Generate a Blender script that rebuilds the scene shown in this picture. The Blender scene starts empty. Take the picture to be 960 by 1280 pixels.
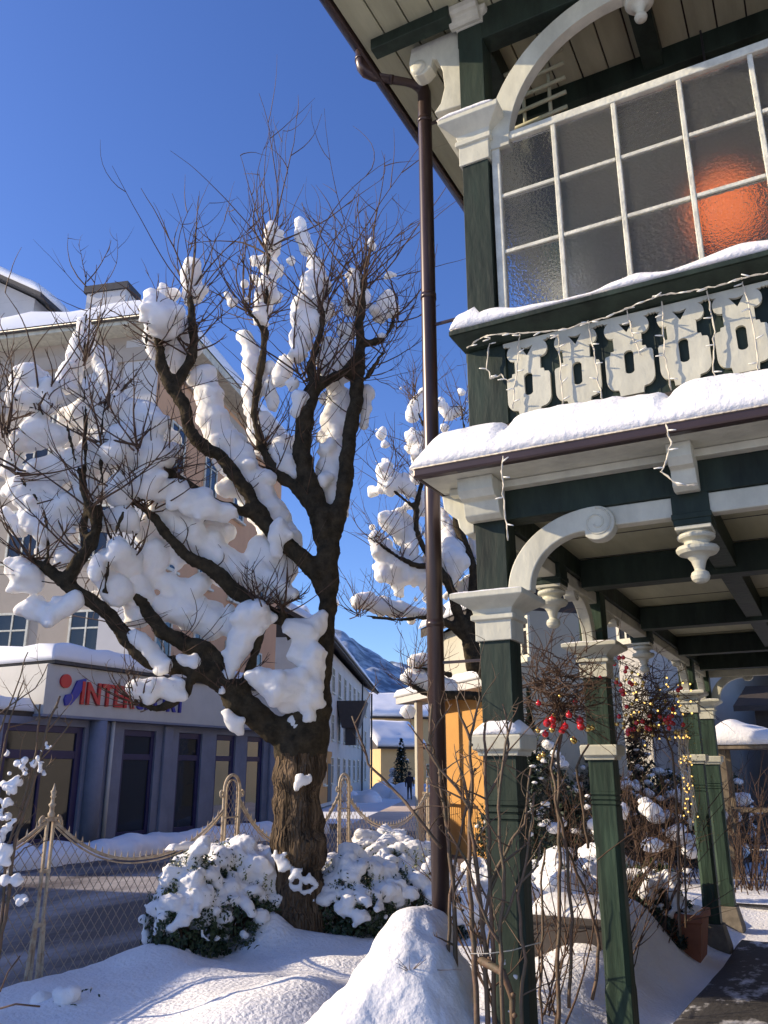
import bpy, bmesh, math, random
from mathutils import Vector, Matrix, noise
R_ = math.radians
rnd = random.Random(7)
scene = bpy.context.scene
col = scene.collection

# ------------------------------------------------------------------ camera
F = 1040.0
PIT, ROLL, YAW = R_(17.25), R_(-0.09), R_(27.8)
EYE = Vector((0, 0, 1.6))
HEAD = Vector((-math.sin(YAW), math.cos(YAW), 0))
fw = Vector((-math.sin(YAW)*math.cos(PIT), math.cos(YAW)*math.cos(PIT), math.sin(PIT)))
r0 = Vector((math.cos(YAW), math.sin(YAW), 0)); u0 = r0.cross(fw)
CR = r0*math.cos(ROLL) + u0*math.sin(ROLL)
CU = -r0*math.sin(ROLL) + u0*math.cos(ROLL)
cam = bpy.data.cameras.new('camera'); co = bpy.data.objects.new('camera', cam); col.objects.link(co)
cam.sensor_fit = 'VERTICAL'; cam.sensor_height = 24; cam.lens = 24*F/1280; cam.clip_end = 8000; cam.clip_start = .05
m = Matrix((CR, CU, -fw)).transposed().to_4x4(); m.translation = EYE; co.matrix_world = m
scene.camera = co

def ray(x, y): return fw*F + CR*(x-480) + CU*(640-y)
def PY(x, y, Y): d = ray(x, y); return EYE + d*(Y/d.y)       # where the line of sight meets the plane Y
def PXp(x, y, X): d = ray(x, y); return EYE + d*(X/d.x)
def PZ(x, y, z): d = ray(x, y); return EYE + d*((z-1.6)/d.z)
def PH(x, y, h): d = ray(x, y); return EYE + d*(h/d.dot(HEAD))  # at a level distance h

# ------------------------------------------------------------------ object helpers
def link(o, parent=None):
    col.objects.link(o)
    if parent: o.parent = parent
    return o
def tag(o, label=None, cat=None, group=None, kind=None):
    if label: o['label'] = label
    if cat: o['category'] = cat
    if group: o['group'] = group
    if kind: o['kind'] = kind
    return o
def thing(name, loc, label, cat, group=None, rz=0):
    o = bpy.data.objects.new(name, None); o.location = loc; o.rotation_euler = (0, 0, rz)
    o.empty_display_size = .1
    link(o); return tag(o, label, cat, group)

class MB:
    def __init__(s): s.v = []; s.f = []; s.mi = []; s.cur = 0
    def add(s, vs, fs):
        b = len(s.v); s.v += [tuple(v) for v in vs]
        for f in fs: s.f.append([i+b for i in f]); s.mi.append(s.cur)
    def box8(s, p): s.add(p, [(0,3,2,1),(4,5,6,7),(0,1,5,4),(1,2,6,5),(2,3,7,6),(3,0,4,7)])
    def box(s, x0, x1, y0, y1, z0, z1):
        s.box8([(x0,y0,z0),(x1,y0,z0),(x1,y1,z0),(x0,y1,z0),(x0,y0,z1),(x1,y0,z1),(x1,y1,z1),(x0,y1,z1)])
    def obox(s, o, a, b, c):
        o, a, b, c = Vector(o), Vector(a), Vector(b), Vector(c)
        s.box8([o, o+a, o+a+b, o+b, o+c, o+a+c, o+a+b+c, o+b+c])
    def sqlathe(s, cx, cy, prof):       # stacked square rings: (half width, z)
        vs = []; fs = []
        for h, z in prof: vs += [(cx-h,cy-h,z),(cx+h,cy-h,z),(cx+h,cy+h,z),(cx-h,cy+h,z)]
        n = len(prof)
        for i in range(n-1):
            for k in range(4):
                fs.append((4*i+k, 4*i+(k+1)%4, 4*i+4+(k+1)%4, 4*i+4+k))
        fs.append((3,2,1,0)); fs.append(tuple(4*(n-1)+k for k in range(4)))
        s.add(vs, fs)
    def lathe(s, c, prof, n=20, axis=None):
        c = Vector(c); vs = []; fs = []
        for r, z in prof:
            for k in range(n):
                a = 2*math.pi*k/n; vs.append(c+Vector((r*math.cos(a), r*math.sin(a), z)))
        for i in range(len(prof)-1):
            for k in range(n): fs.append((n*i+k, n*i+(k+1)%n, n*i+n+(k+1)%n, n*i+n+k))
        fs.append(tuple(reversed(range(n)))); fs.append(tuple(n*(len(prof)-1)+k for k in range(n)))
        s.add(vs, fs)
    def tube(s, pts, rad, n=6, cap=True):
        pts = [Vector(p) for p in pts]; k = len(pts)
        if not hasattr(rad, '__len__'): rad = [rad]*k
        t = (pts[1]-pts[0]).normalized()
        up = Vector((0,0,1)) if abs(t.z) < .9 else Vector((1,0,0))
        a = t.cross(up).normalized(); vs = []; fs = []
        for i in range(k):
            t = (pts[min(i+1,k-1)]-pts[max(i-1,0)]).normalized()
            a = (a - t*a.dot(t))
            a = a.normalized() if a.length > 1e-6 else t.orthogonal().normalized()
            b = t.cross(a)
            for j in range(n):
                g = 2*math.pi*j/n; vs.append(pts[i]+(a*math.cos(g)+b*math.sin(g))*rad[i])
        for i in range(k-1):
            for j in range(n): fs.append((n*i+j, n*i+(j+1)%n, n*i+n+(j+1)%n, n*i+n+j))
        if cap:
            fs.append(tuple(reversed(range(n)))); fs.append(tuple(n*(k-1)+j for j in range(n)))
        s.add(vs, fs)
    def prism(s, loops, o, a, b, c):
        # outline loops (first outer, rest holes) in (a,b), extruded along c
        o, a, b, c = Vector(o), Vector(a), Vector(b), Vector(c)
        bm = bmesh.new(); edges = []
        for L in loops:
            vs = [bm.verts.new(o+a*u+b*w) for u, w in L]
            for i in range(len(vs)): edges.append(bm.edges.new((vs[i], vs[(i+1) % len(vs)])))
        r = bmesh.ops.triangle_fill(bm, use_beauty=True, edges=edges, use_dissolve=False)
        fcs = [g for g in r['geom'] if isinstance(g, bmesh.types.BMFace)]
        bmesh.ops.recalc_face_normals(bm, faces=fcs)
        ex = bmesh.ops.extrude_face_region(bm, geom=fcs, use_keep_orig=True)
        bmesh.ops.translate(bm, vec=c, verts=[g for g in ex['geom'] if isinstance(g, bmesh.types.BMVert)])
        bmesh.ops.recalc_face_normals(bm, faces=bm.faces[:])
        bm.verts.index_update()
        s.add([v.co.copy() for v in bm.verts], [[v.index for v in f.verts] for f in bm.faces]); bm.free()
    def ball(s, c, r, sub=2, sq=(1,1,1)):
        bm = bmesh.new(); bmesh.ops.create_icosphere(bm, subdivisions=sub, radius=1)
        bm.verts.index_update(); c = Vector(c)
        s.add([c+Vector((v.co.x*r*sq[0], v.co.y*r*sq[1], v.co.z*r*sq[2])) for v in bm.verts],
              [[v.index for v in f.verts] for f in bm.faces]); bm.free()
    def leaf(s, c, n, size, asp=.5):
        n = n.normalized(); a = n.orthogonal().normalized()
        a = Matrix.Rotation(rnd.random()*6.28, 3, n) @ a; b = n.cross(a)
        h = a*size; w = b*size*asp
        s.add([c-h, c+w*.9-h*.1, c+h, c-w*.9-h*.1], [(0,1,2,3)])
    def build(s, name, mats, parent=None, smooth=False, bevel=0, wn=True):
        me = bpy.data.meshes.new(name); me.from_pydata(s.v, [], s.f)
        if not isinstance(mats, (list, tuple)): mats = [mats]
        for mm in mats: me.materials.append(mm)
        me.polygons.foreach_set('material_index', s.mi)
        if smooth: me.polygons.foreach_set('use_smooth', [True]*len(me.polygons))
        me.validate(); me.update()
        o = bpy.data.objects.new(name, me); link(o)
        if parent:
            o.parent = parent
            bpy_mw = Matrix.Translation(parent_world(parent)[0]) @ Matrix.Rotation(parent_world(parent)[1], 4, 'Z')
            o.matrix_parent_inverse = bpy_mw.inverted()
        if bevel:
            b = o.modifiers.new('bevel', 'BEVEL'); b.width = bevel; b.segments = 2; b.limit_method = 'ANGLE'; b.angle_limit = R_(40)
            if not smooth:
                pass
        return o
def build_each(mb, name, mt, parent, smooth=False, cap=100):
    """every loose piece of the collected mesh becomes a part of its own"""
    par = list(range(len(mb.v)))
    def find(i):
        while par[i] != i: par[i] = par[par[i]]; i = par[i]
        return i
    for f in mb.f:
        a0 = find(f[0])
        for q in f[1:]: par[find(q)] = a0
    grp = {}
    for f in mb.f: grp.setdefault(find(f[0]), []).append(f)
    keys = list(grp)
    for n_, k in enumerate(keys):
        if n_ >= cap: break
        ids = sorted({i for f in grp[k] for i in f}); mp = {i: j for j, i in enumerate(ids)}
        m2 = MB(); m2.add([mb.v[i] for i in ids], [[mp[i] for i in f] for f in grp[k]]); m2.build(name, mt, parent, smooth)
def parent_world(p):
    loc = Vector(p.location); rz = p.rotation_euler.z
    return loc if p.parent is None else loc, rz
# every part mesh is written in world coordinates: its parents are Empties at their base or meshes at the origin

def noisy(p, f): return noise.noise(Vector(p)*f)

def remesh(name, mb, voxel, mat, parent=None, smooth=3, amp=.02, freq=6, amp2=.0, freq2=25, factor=.5):
    me = bpy.data.meshes.new('tmp'); me.from_pydata(mb.v, [], mb.f); me.update()
    o = bpy.data.objects.new('tmp', me); col.objects.link(o)
    md = o.modifiers.new('r', 'REMESH'); md.mode = 'VOXEL'; md.voxel_size = voxel; md.adaptivity = 0
    dg = bpy.context.evaluated_depsgraph_get(); dg.update()
    me2 = bpy.data.meshes.new_from_object(o.evaluated_get(dg))
    bpy.data.objects.remove(o); bpy.data.meshes.remove(me)
    bm = bmesh.new(); bm.from_mesh(me2)
    for _ in range(smooth): bmesh.ops.smooth_vert(bm, verts=bm.verts, factor=factor, use_axis_x=True, use_axis_y=True, use_axis_z=True)
    bm.normal_update()
    offs = [(amp*noise.noise(v.co*freq) + amp2*noise.noise(v.co*freq2)) for v in bm.verts]
    for v, d in zip(bm.verts, offs): v.co += v.normal*d
    for f in bm.faces: f.smooth = True
    if name == 'snow':
        left = set(bm.verts); comps = []
        while left:
            st = [left.pop()]; cmp_ = []
            while st:
                v = st.pop(); cmp_.append(v)
                for e_ in v.link_edges:
                    q = e_.other_vert(v)
                    if q in left: left.remove(q); st.append(q)
            comps.append(cmp_)
        comps.sort(key=len, reverse=True)
        for cmp_ in comps[1:60]:
            if len(cmp_) < 14: continue
            mp = {v: i for i, v in enumerate(cmp_)}; fs = {f for v in cmp_ for f in v.link_faces}
            m3 = MB(); m3.add([v.co.copy() for v in cmp_], [[mp[v] for v in f.verts] for f in fs]); m3.build('snow', mat, parent, True)
        bmesh.ops.delete(bm, geom=[v for cmp_ in comps[1:] for v in cmp_], context='VERTS')
    bm.to_mesh(me2); bm.free()
    me2.name = name; me2.materials.clear(); me2.materials.append(mat)
    o = bpy.data.objects.new(name, me2); link(o)
    if parent:
        o.parent = parent
        w = parent_world(parent); o.matrix_parent_inverse = (Matrix.Translation(w[0]) @ Matrix.Rotation(w[1], 4, 'Z')).inverted()
    return o

def slab(mb, o, a, b, h, nu, nv, edge=.12, amp=.03, f=4, c=None, hfun=None, base=0.0, bulge=0.0):
    """a bank of snow on the parallelogram o,a,b: rounded shoulders, uneven top"""
    o, a, b = Vector(o), Vector(a), Vector(b); up = Vector(c) if c else Vector((0,0,1))
    la, lb = a.length, b.length
    def prof(d): 
        t = max(0, min(1, d/edge)); return math.sqrt(max(0, 1-(1-t)**2))
    def nonuni(n, L):
        k = max(2, min(6, n//4)); e = [edge*(1-math.cos(math.pi/2*i/k)) for i in range(k)]
        e = [min(x, L*.45) for x in e]
        mid = [e[-1]+(L-2*e[-1])*(i+1)/(n-2*k+1) for i in range(max(1, n-2*k))]
        r = e + mid + [L-x for x in reversed(e)]
        return sorted(set(round(x, 5) for x in r))
    us = nonuni(nu, la); vs_ = nonuni(nv, lb); an, bn = a.normalized(), b.normalized()
    V = []; Fs = []
    for u in us:
        for v in vs_:
            p = o+an*u+bn*v
            hh = h*(hfun(u/la, v/lb) if hfun else 1)
            e = prof(min(u, la-u))*prof(min(v, lb-v))
            z = hh*e*(1+amp/max(h,.01)*noise.noise(p*f)*1.0) + amp*.5*e*noise.noise(p*f*2.7)
            q = p+up*(z+base)
            if bulge:
                q += (an*(1 if u > la/2 else -1)*(1-prof(min(u, la-u))) + bn*(1 if v > lb/2 else -1)*(1-prof(min(v, lb-v))))*0
                q += Vector((noise.noise(p*f*1.3), noise.noise(p*f*1.3+Vector((9,0,0))), 0))*bulge*e
            V.append(q)
    n = len(vs_); mlen = len(us)
    for i in range(mlen-1):
        for j in range(n-1): Fs.append((i*n+j, (i+1)*n+j, (i+1)*n+j+1, i*n+j+1))
    k = len(V)
    V += [o+up*(base-.004), o+a+up*(base-.004), o+a+b+up*(base-.004), o+b+up*(base-.004)]
    rim = [i*n for i in range(mlen)] + [(mlen-1)*n+j for j in range(1, n)] + [i*n+n-1 for i in range(mlen-2, -1, -1)] + [j for j in range(n-2, 0, -1)]
    Fs.append(list(reversed(rim)))
    mb.add(V[:k], Fs)

# ------------------------------------------------------------------ materials
def mat(name, color, rough=.6, noise_amt=.12, scale=6, bump=.0, bscale=30, metal=0, col2=None, thr=None, spec=.4, coord='Object', stretch=None):
    mt = bpy.data.materials.new(name); mt.use_nodes = True; nt = mt.node_tree; N = nt.nodes; L = nt.links
    p = N['Principled BSDF']; p.inputs['Roughness'].default_value = rough; p.inputs['Metallic'].default_value = metal
    p.inputs['Specular IOR Level'].default_value = spec
    tc = N.new('ShaderNodeTexCoord'); src = tc.outputs[coord]
    if stretch:
        mp = N.new('ShaderNodeMapping'); mp.inputs['Scale'].default_value = stretch; L.new(src, mp.inputs['Vector']); src = mp.outputs['Vector']
    nz = N.new('ShaderNodeTexNoise'); nz.inputs['Scale'].default_value = scale; nz.inputs['Detail'].default_value = 6; nz.inputs['Roughness'].default_value = .65
    L.new(src, nz.inputs['Vector'])
    rp = N.new('ShaderNodeValToRGB'); e = rp.color_ramp.elements
    c = Vector(color); c2 = Vector(col2) if col2 else c*(1-noise_amt*2)
    lo, hi = thr if thr else (.3, .7)
    e[0].position = lo; e[1].position = hi
    e[0].color = (*c2, 1); e[1].color = (*(c if col2 else c*(1+noise_amt*.6)), 1)
    L.new(nz.outputs['Fac'], rp.inputs['Fac']); L.new(rp.outputs['Color'], p.inputs['Base Color'])
    if bump:
        n2 = N.new('ShaderNodeTexNoise'); n2.inputs['Scale'].default_value = bscale; n2.inputs['Detail'].default_value = 5
        L.new(src, n2.inputs['Vector'])
        b = N.new('ShaderNodeBump'); b.inputs['Strength'].default_value = bump; b.inputs['Distance'].default_value = .02
        L.new(n2.outputs['Fac'], b.inputs['Height']); L.new(b.outputs['Normal'], p.inputs['Normal'])
    return mt

def snow_mat(name, c=(.86,.86,.88), sss=.25, scale=.05, bscale=40, bump=.25):
    mt = mat(name, c, .75, .03, 3, bump, bscale, spec=.2)
    p = mt.node_tree.nodes['Principled BSDF']
    p.inputs['Subsurface Weight'].default_value = sss; p.inputs['Subsurface Radius'].default_value = (1, .9, .8)
    p.inputs['Subsurface Scale'].default_value = scale
    return mt
M = {}
M['snow'] = snow_mat('snow', (.88,.86,.84), .0, .05, 30, .5)
M['snow_tree'] = snow_mat('tree snow', (.9,.88,.84), .6, .12, 28, .3)
M['snow_ground'] = snow_mat('ground snow', (.86,.85,.85), 0, .05, 30, 1.0)
M['snow_far'] = mat('far snow', (.82,.83,.86), .8, .05, .7)
M['green'] = mat('dark green paint', (.025,.039,.027), .55, .35, 5, .3, 18, spec=.25, stretch=(1,1,.25))
M['green_post'] = mat('green post paint', (.038,.067,.043), .55, .35, 5, .35, 14, spec=.25, stretch=(2,2,.25))
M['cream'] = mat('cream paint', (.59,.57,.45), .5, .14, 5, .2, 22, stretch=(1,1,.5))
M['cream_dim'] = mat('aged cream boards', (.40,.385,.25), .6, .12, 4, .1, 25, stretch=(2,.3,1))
M['white_paint'] = mat('white window paint', (.68,.66,.54), .5, .16, 9, .35, 40)
M['brown_metal'] = mat('brown coated metal', (.06,.037,.032), .32, .12, 3, .0, metal=.25, spec=.5)
M['black_metal'] = mat('dark metal', (.03,.03,.035), .4, .1, 3)
M['cable'] = mat('cream cable', (.66,.6,.48), .5, .06, 20)
M['bulb'] = mat('white bulb', (.8,.78,.7), .25, .03, 20)
def bark_mat():
    mt = mat('bark', (.23,.16,.10), .9, .3, 9, .0, col2=(.035,.025,.017), thr=(.35,.68), stretch=(1,1,.16), spec=.15)
    N = mt.node_tree.nodes; L = mt.node_tree.links; p = N['Principled BSDF']
    tc = N.new('ShaderNodeTexCoord'); mp = N.new('ShaderNodeMapping'); mp.inputs['Scale'].default_value = (26, 26, 3.2)
    v = N.new('ShaderNodeTexVoronoi'); v.feature = 'DISTANCE_TO_EDGE'; v.inputs['Scale'].default_value = 1
    nz = N.new('ShaderNodeTexNoise'); nz.inputs['Scale'].default_value = 3; nz.inputs['Detail'].default_value = 4
    ad = N.new('ShaderNodeVectorMath'); ad.operation = 'MULTIPLY_ADD'; ad.inputs[1].default_value = (.3,.3,.3)
    L.new(tc.outputs['Object'], mp.inputs['Vector']); L.new(tc.outputs['Object'], nz.inputs['Vector'])
    L.new(nz.outputs['Color'], ad.inputs[0]); ad.inputs[1].default_value = (1.6,1.6,1.6); L.new(mp.outputs['Vector'], ad.inputs[2])
    L.new(ad.outputs['Vector'], v.inputs['Vector'])
    b = N.new('ShaderNodeBump'); b.inputs['Strength'].default_value = 1; b.inputs['Distance'].default_value = .11
    L.new(v.outputs['Distance'], b.inputs['Height']); L.new(b.outputs['Normal'], p.inputs['Normal'])
    return mt
M['bark'] = bark_mat()
M['limb_bark'] = mat('limb bark', (.075,.058,.036), .95, .3, 10, .9, 28, col2=(.022,.019,.013), spec=.1)
M['twig'] = mat('twig bark', (.115,.07,.046), .7, .25, 20, spec=.2)
M['rose_stem'] = mat('rose stem bark', (.17,.095,.06), .65, .3, 15, .2, 60, col2=(.08,.07,.04))
M['fence'] = mat('rusty cream fence paint', (.52,.42,.29), .65, .25, 14, .2, 60, col2=(.3,.19,.11), thr=(.3,.55))
M['wire'] = mat('fence wire', (.42,.35,.26), .6, .2, 20, col2=(.25,.17,.11))
M['leaf'] = mat('boxwood leaf', (.045,.07,.022), .5, .3, 12, col2=(.018,.032,.014))
M['leaf_young'] = mat('young leaf', (.15,.17,.045), .5, .2, 12)
M['dry_leaf'] = mat('dry golden leaf', (.34,.26,.07), .45, .3, 15, col2=(.12,.1,.035))
M['needle'] = mat('conifer needle', (.022,.04,.026), .6, .3, 10)
M['shop_wall'] = mat('grey blue render', (.2,.215,.28), .8, .1, 2, .15, 40)
M['fascia'] = mat('pale fascia board', (.5,.49,.46), .6, .06, 1.5)
M['dark_trim'] = mat('dark cornice', (.05,.048,.05), .6)
M['blue_frame'] = mat('blue window frame', (.022,.02,.085), .4, .1, 4)
M['red_sign'] = mat('red sign letter', (.55,.03,.03), .4, .05, 3)
M['blue_sign'] = mat('blue sign letter', (.03,.035,.3), .4, .05, 3)
M['peach'] = mat('peach render', (.62,.36,.2), .85, .06, .8, .1, 20)
M['beige'] = mat('beige render', (.42,.36,.29), .85, .07, .8, .1, 20)
M['greywhite'] = mat('grey white render', (.55,.53,.5), .85, .06, .8, .1, 20)
M['cream_wall'] = mat('cream render', (.47,.44,.35), .85, .06, .6)
M['orange_wall'] = mat('orange render', (.52,.27,.075), .85, .08, .8)
M['yellow_wall'] = mat('yellow render', (.58,.43,.21), .85, .06, .6)
M['roof_dark'] = mat('dark roof edge', (.055,.045,.04), .7)
M['brick'] = mat('brick chimney', (.3,.09,.055), .8, .2, 8)
M['terracotta'] = mat('terracotta', (.33,.12,.06), .8, .15, 6, .2, 20)
M['stone'] = mat('plinth stone', (.2,.17,.13), .85, .2, 8, .3, 25)
M['wood'] = mat('weathered wood', (.22,.17,.11), .7, .25, 6, .2, 30, stretch=(3,3,.4))
M['coat'] = mat('dark coat cloth', (.02,.024,.035), .9, .2, 30)
M['skin'] = mat('skin', (.5,.3,.22), .6, .05, 10)
M['path'] = mat('paving with trodden snow', (.62,.62,.65), .75, .1, 2.3, .5, 14, col2=(.045,.042,.042), thr=(.55,.66), stretch=(1.6,.7,1))
M['road'] = mat('road with dirty snow', (.4,.37,.36), .7, .1, .55, .4, 6, col2=(.085,.07,.068), thr=(.47,.66), stretch=(.9,.28,1))
M['far_road'] = mat('packed brown snow', (.66,.53,.42), .75, .15, .5)
M['red_bauble'] = mat('red bauble', (.6,.02,.025), .12, .05, 3, spec=.8)
M['gold_bauble'] = mat('gold bauble', (.8,.55,.16), .18, .05, 3, metal=.85)
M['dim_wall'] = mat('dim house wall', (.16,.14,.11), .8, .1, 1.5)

def pane_mat():
    mt = bpy.data.materials.new('window glass dark'); mt.use_nodes = True; p = mt.node_tree.nodes['Principled BSDF']
    p.inputs['Base Color'].default_value = (.02,.022,.026,1); p.inputs['Roughness'].default_value = .03; p.inputs['IOR'].default_value = 4.2
    nt = mt.node_tree; tc = nt.nodes.new('ShaderNodeTexCoord'); nz = nt.nodes.new('ShaderNodeTexNoise'); nz.inputs['Scale'].default_value = 1.2
    b = nt.nodes.new('ShaderNodeBump'); b.inputs['Strength'].default_value = .03; b.inputs['Distance'].default_value = .1
    nt.links.new(tc.outputs['Object'], nz.inputs['Vector']); nt.links.new(nz.outputs['Fac'], b.inputs['Height']); nt.links.new(b.outputs['Normal'], p.inputs['Normal'])
    return mt
M['pane'] = pane_mat()
M['pane_mirror'] = pane_mat(); M['pane_mirror'].name = 'mirroring window glass'; M['pane_mirror'].node_tree.nodes['Principled BSDF'].inputs['IOR'].default_value = 9.0
M['pane'].node_tree.nodes['Principled BSDF'].inputs['IOR'].default_value = 1.55
def obscure_glass(rg=.2, sc=60, st=.5):
    mt = bpy.data.materials.new('hammered glass'); mt.use_nodes = True; nt = mt.node_tree; p = nt.nodes['Principled BSDF']
    p.inputs['Base Color'].default_value = (.95,.97,.98,1); p.inputs['Transmission Weight'].default_value = .987
    p.inputs['Roughness'].default_value = rg; p.inputs['IOR'].default_value = 1.25
    tc = nt.nodes.new('ShaderNodeTexCoord'); v = nt.nodes.new('ShaderNodeTexNoise'); v.inputs['Scale'].default_value = sc; v.inputs['Detail'].default_value = 2
    b = nt.nodes.new('ShaderNodeBump'); b.inputs['Strength'].default_value = st; b.inputs['Distance'].default_value = .02
    nt.links.new(tc.outputs['Object'], v.inputs['Vector']); nt.links.new(v.outputs['Fac'], b.inputs['Height']); nt.links.new(b.outputs['Normal'], p.inputs['Normal'])
    return mt
GL = [obscure_glass(.26, 60, .45), obscure_glass(.34, 48, .55), obscure_glass(.3, 75, .35), obscure_glass(.13, 55, .3)]
def glow(name, c, s):
    mt = mat(name, c, .6, .05, 3); p = mt.node_tree.nodes['Principled BSDF']
    p.inputs['Emission Color'].default_value = (*c, 1); p.inputs['Emission Strength'].default_value = s; return mt
M['lantern'] = glow('orange lantern paper', (.9,.19,.04), .45)
M['fairy'] = glow('warm fairy light', (1,.6,.15), 1.5)  # bulb glow also stands in for sun sparkle on the golden leaves
M['mountain'] = mat('forest and snow', (.55,.6,.66), .9, .1, .02, col2=(.12,.16,.21), thr=(.42,.62), stretch=(1,1,1.4))  # distance blue put into the forest and snow colours in place of haze

# ------------------------------------------------------------------ light
SUN_AZ_OFF, SUN_EL = 25.0, 24.0
a = R_(SUN_AZ_OFF); e = R_(SUN_EL)
SD = Vector((-math.cos(a)*math.cos(e), -math.sin(a)*math.cos(e), math.sin(e)))
w = bpy.data.worlds.new('World'); scene.world = w; w.use_nodes = True; nt = w.node_tree
sky = nt.nodes.new('ShaderNodeTexSky'); sky.sky_type = 'NISHITA'; sky.sun_disc = False
sky.sun_elevation = e; sky.sun_rotation = math.atan2(SD.x, SD.y)
sky.altitude = 700; sky.air_density = 1.0; sky.dust_density = .8; sky.ozone_density = 4.5
hs = nt.nodes.new('ShaderNodeHueSaturation'); hs.inputs['Saturation'].default_value = 1.12; hs.inputs['Hue'].default_value = .515; nt.links.new(sky.outputs['Color'], hs.inputs['Color'])
nt.links.new(hs.outputs['Color'], nt.nodes['Background'].inputs['Color'])
nt.nodes['Background'].inputs['Strength'].default_value = .15
sl = bpy.data.lights.new('sun', 'SUN'); sl.energy = 4.3; sl.angle = R_(.5); sl.color = (1, .83, .6)
so = bpy.data.objects.new('sun', sl); col.objects.link(so); so.rotation_euler = SD.to_track_quat('Z', 'Y').to_euler()
scene.view_settings.view_transform = 'Standard'; scene.view_settings.look = 'None'; scene.view_settings.exposure = .62; scene.view_settings.gamma = 1

# ------------------------------------------------------------------ ground
def gz_path(y): return -max(0, min(1, (y-5)/5))*.25
def bumpf(x, y, cx, cy, sx, sy): return math.exp(-((x-cx)/sx)**2-((y-cy)/sy)**2)
def hgt(x, y):
    """lie of the garden snow"""
    p = Vector((x, y, 0))
    z = .012*noise.noise(p*7)+.018*max(0, noise.noise(p*4.3+Vector((3,0,0)))-.1)+.03 + .06*noise.noise(p*.9) + .03*noise.noise(p*2.3)
    z += .15*bumpf(x, y, -4.93, 7.3, .6, .5) + .2*bumpf(x, y, -4.95, 7.08, .17, .2)   # drift round the tree foot
    z += .26*bumpf(x, y, -3.35, 5.0, .5, .9)                    # low drift
    z += .12*bumpf(x, y, -4.3, 5.6, .7, .5)
    z += .18*bumpf(x, y, -5.35, 6.0, .4, .35)
    t = 1/(1+math.exp(-(x+1.75+.22*noise.noise(Vector((y*.9, 4, 0)))+.1*noise.noise(Vector((y*3, x*3, 0))))*9)); z = z*(1-t) + (gz_path(y)-.07)*t     # falls away to the path
    z += .42*bumpf(x, y, -2.05, 8.6, .36, 1.2)                   # bank between the posts
    z += .1*bumpf(x, y, -2.3, 6.4, .5, .8)
    t2 = max(0, min(1, (-5.75-x)/.35)); z = z*(1-t2)-.12*t2     # runs out under the fence
    t3 = max(0, min(1, (y-12.5)/2)); z = z*(1-t3) + (-.2+.05*noise.noise(p*1.1))*t3
    return z
def gridmesh(name, xs, ys, f, mt, smooth=True):
    mb = MB(); V = [(x, y, f(x, y)) for x in xs for y in ys]; n = len(ys)
    mb.add(V, [(i*n+j, (i+1)*n+j, (i+1)*n+j+1, i*n+j+1) for i in range(len(xs)-1) for j in range(n-1)])
    return mb.build(name, mt, None, smooth)
fr = lambda a, b, n: [a+(b-a)*i/n for i in range(n+1)]
tag(gridmesh('garden_snow', fr(-6.1, 3, 150), fr(-1, 16, 230), hgt, M['snow_ground']), kind='structure')
mb = MB(); mb.add([(-2500,-2500,-.5),(2500,-2500,-.5),(2500,2500,-.5),(-2500,2500,-.5)], [(0,1,2,3)])
tag(mb.build('snow_plain', M['snow_far']), kind='structure')
tag(gridmesh('path', fr(-1.5, 2.5, 20), fr(-1, 11.2, 40), lambda x, y: gz_path(y)+.012*noise.noise(Vector((x*3, y*3, 1)))-(.2 if x < -1.35 else 0), M['path']), kind='structure')
mb = MB(); mb.add([(-14.2,-20,-.13),(-6.0,-20,-.13),(-6.0,24,-.13),(-14.2,24,-.13)], [(0,1,2,3)])
tag(mb.build('road', M['road']), kind='structure')
mb = MB(); mb.box(-15.9,-14.2,-20,24,-.4,0); tag(mb.build('pavement', M['stone']), kind='structure')
mb = MB(); mb.box(-6.05,3,13,16,-.4,-.16)
mb = MB(); mb.add([(-14.2,24,-.134),(8,24,-.134),(8,34,-.134),(-20,75,-.3),(-60,130,-.3),(-75,115,-.3),(-30,62,-.3)], [(0,1,2,3,4,5,6)])
tag(mb.build('far_street', M['far_road']), kind='structure')
mb = MB(); mb.add([(-6.0,13.5,-.17),(12,13.5,-.17),(12,24,-.17),(-6.0,24,-.17)], [(0,1,2,3)])
tag(mb.build('rear_garden', M['snow_ground']), kind='structure')

# snow banks along the shop front
t = thing('snow_bank', (-13.9,14,-.1), 'long low ridge of ploughed snow along the shop pavement', 'snow bank')
mb = MB()
for i in range(60):
    y = 10+i*.2; mb.ball((-13.9+.2*rnd.uniform(-1,1), y, -.1), rnd.uniform(.3,.5), 2, (1,1,.9))
remesh('snow', mb, .07, M['snow_far'], t, 4, .05, 3)

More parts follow.
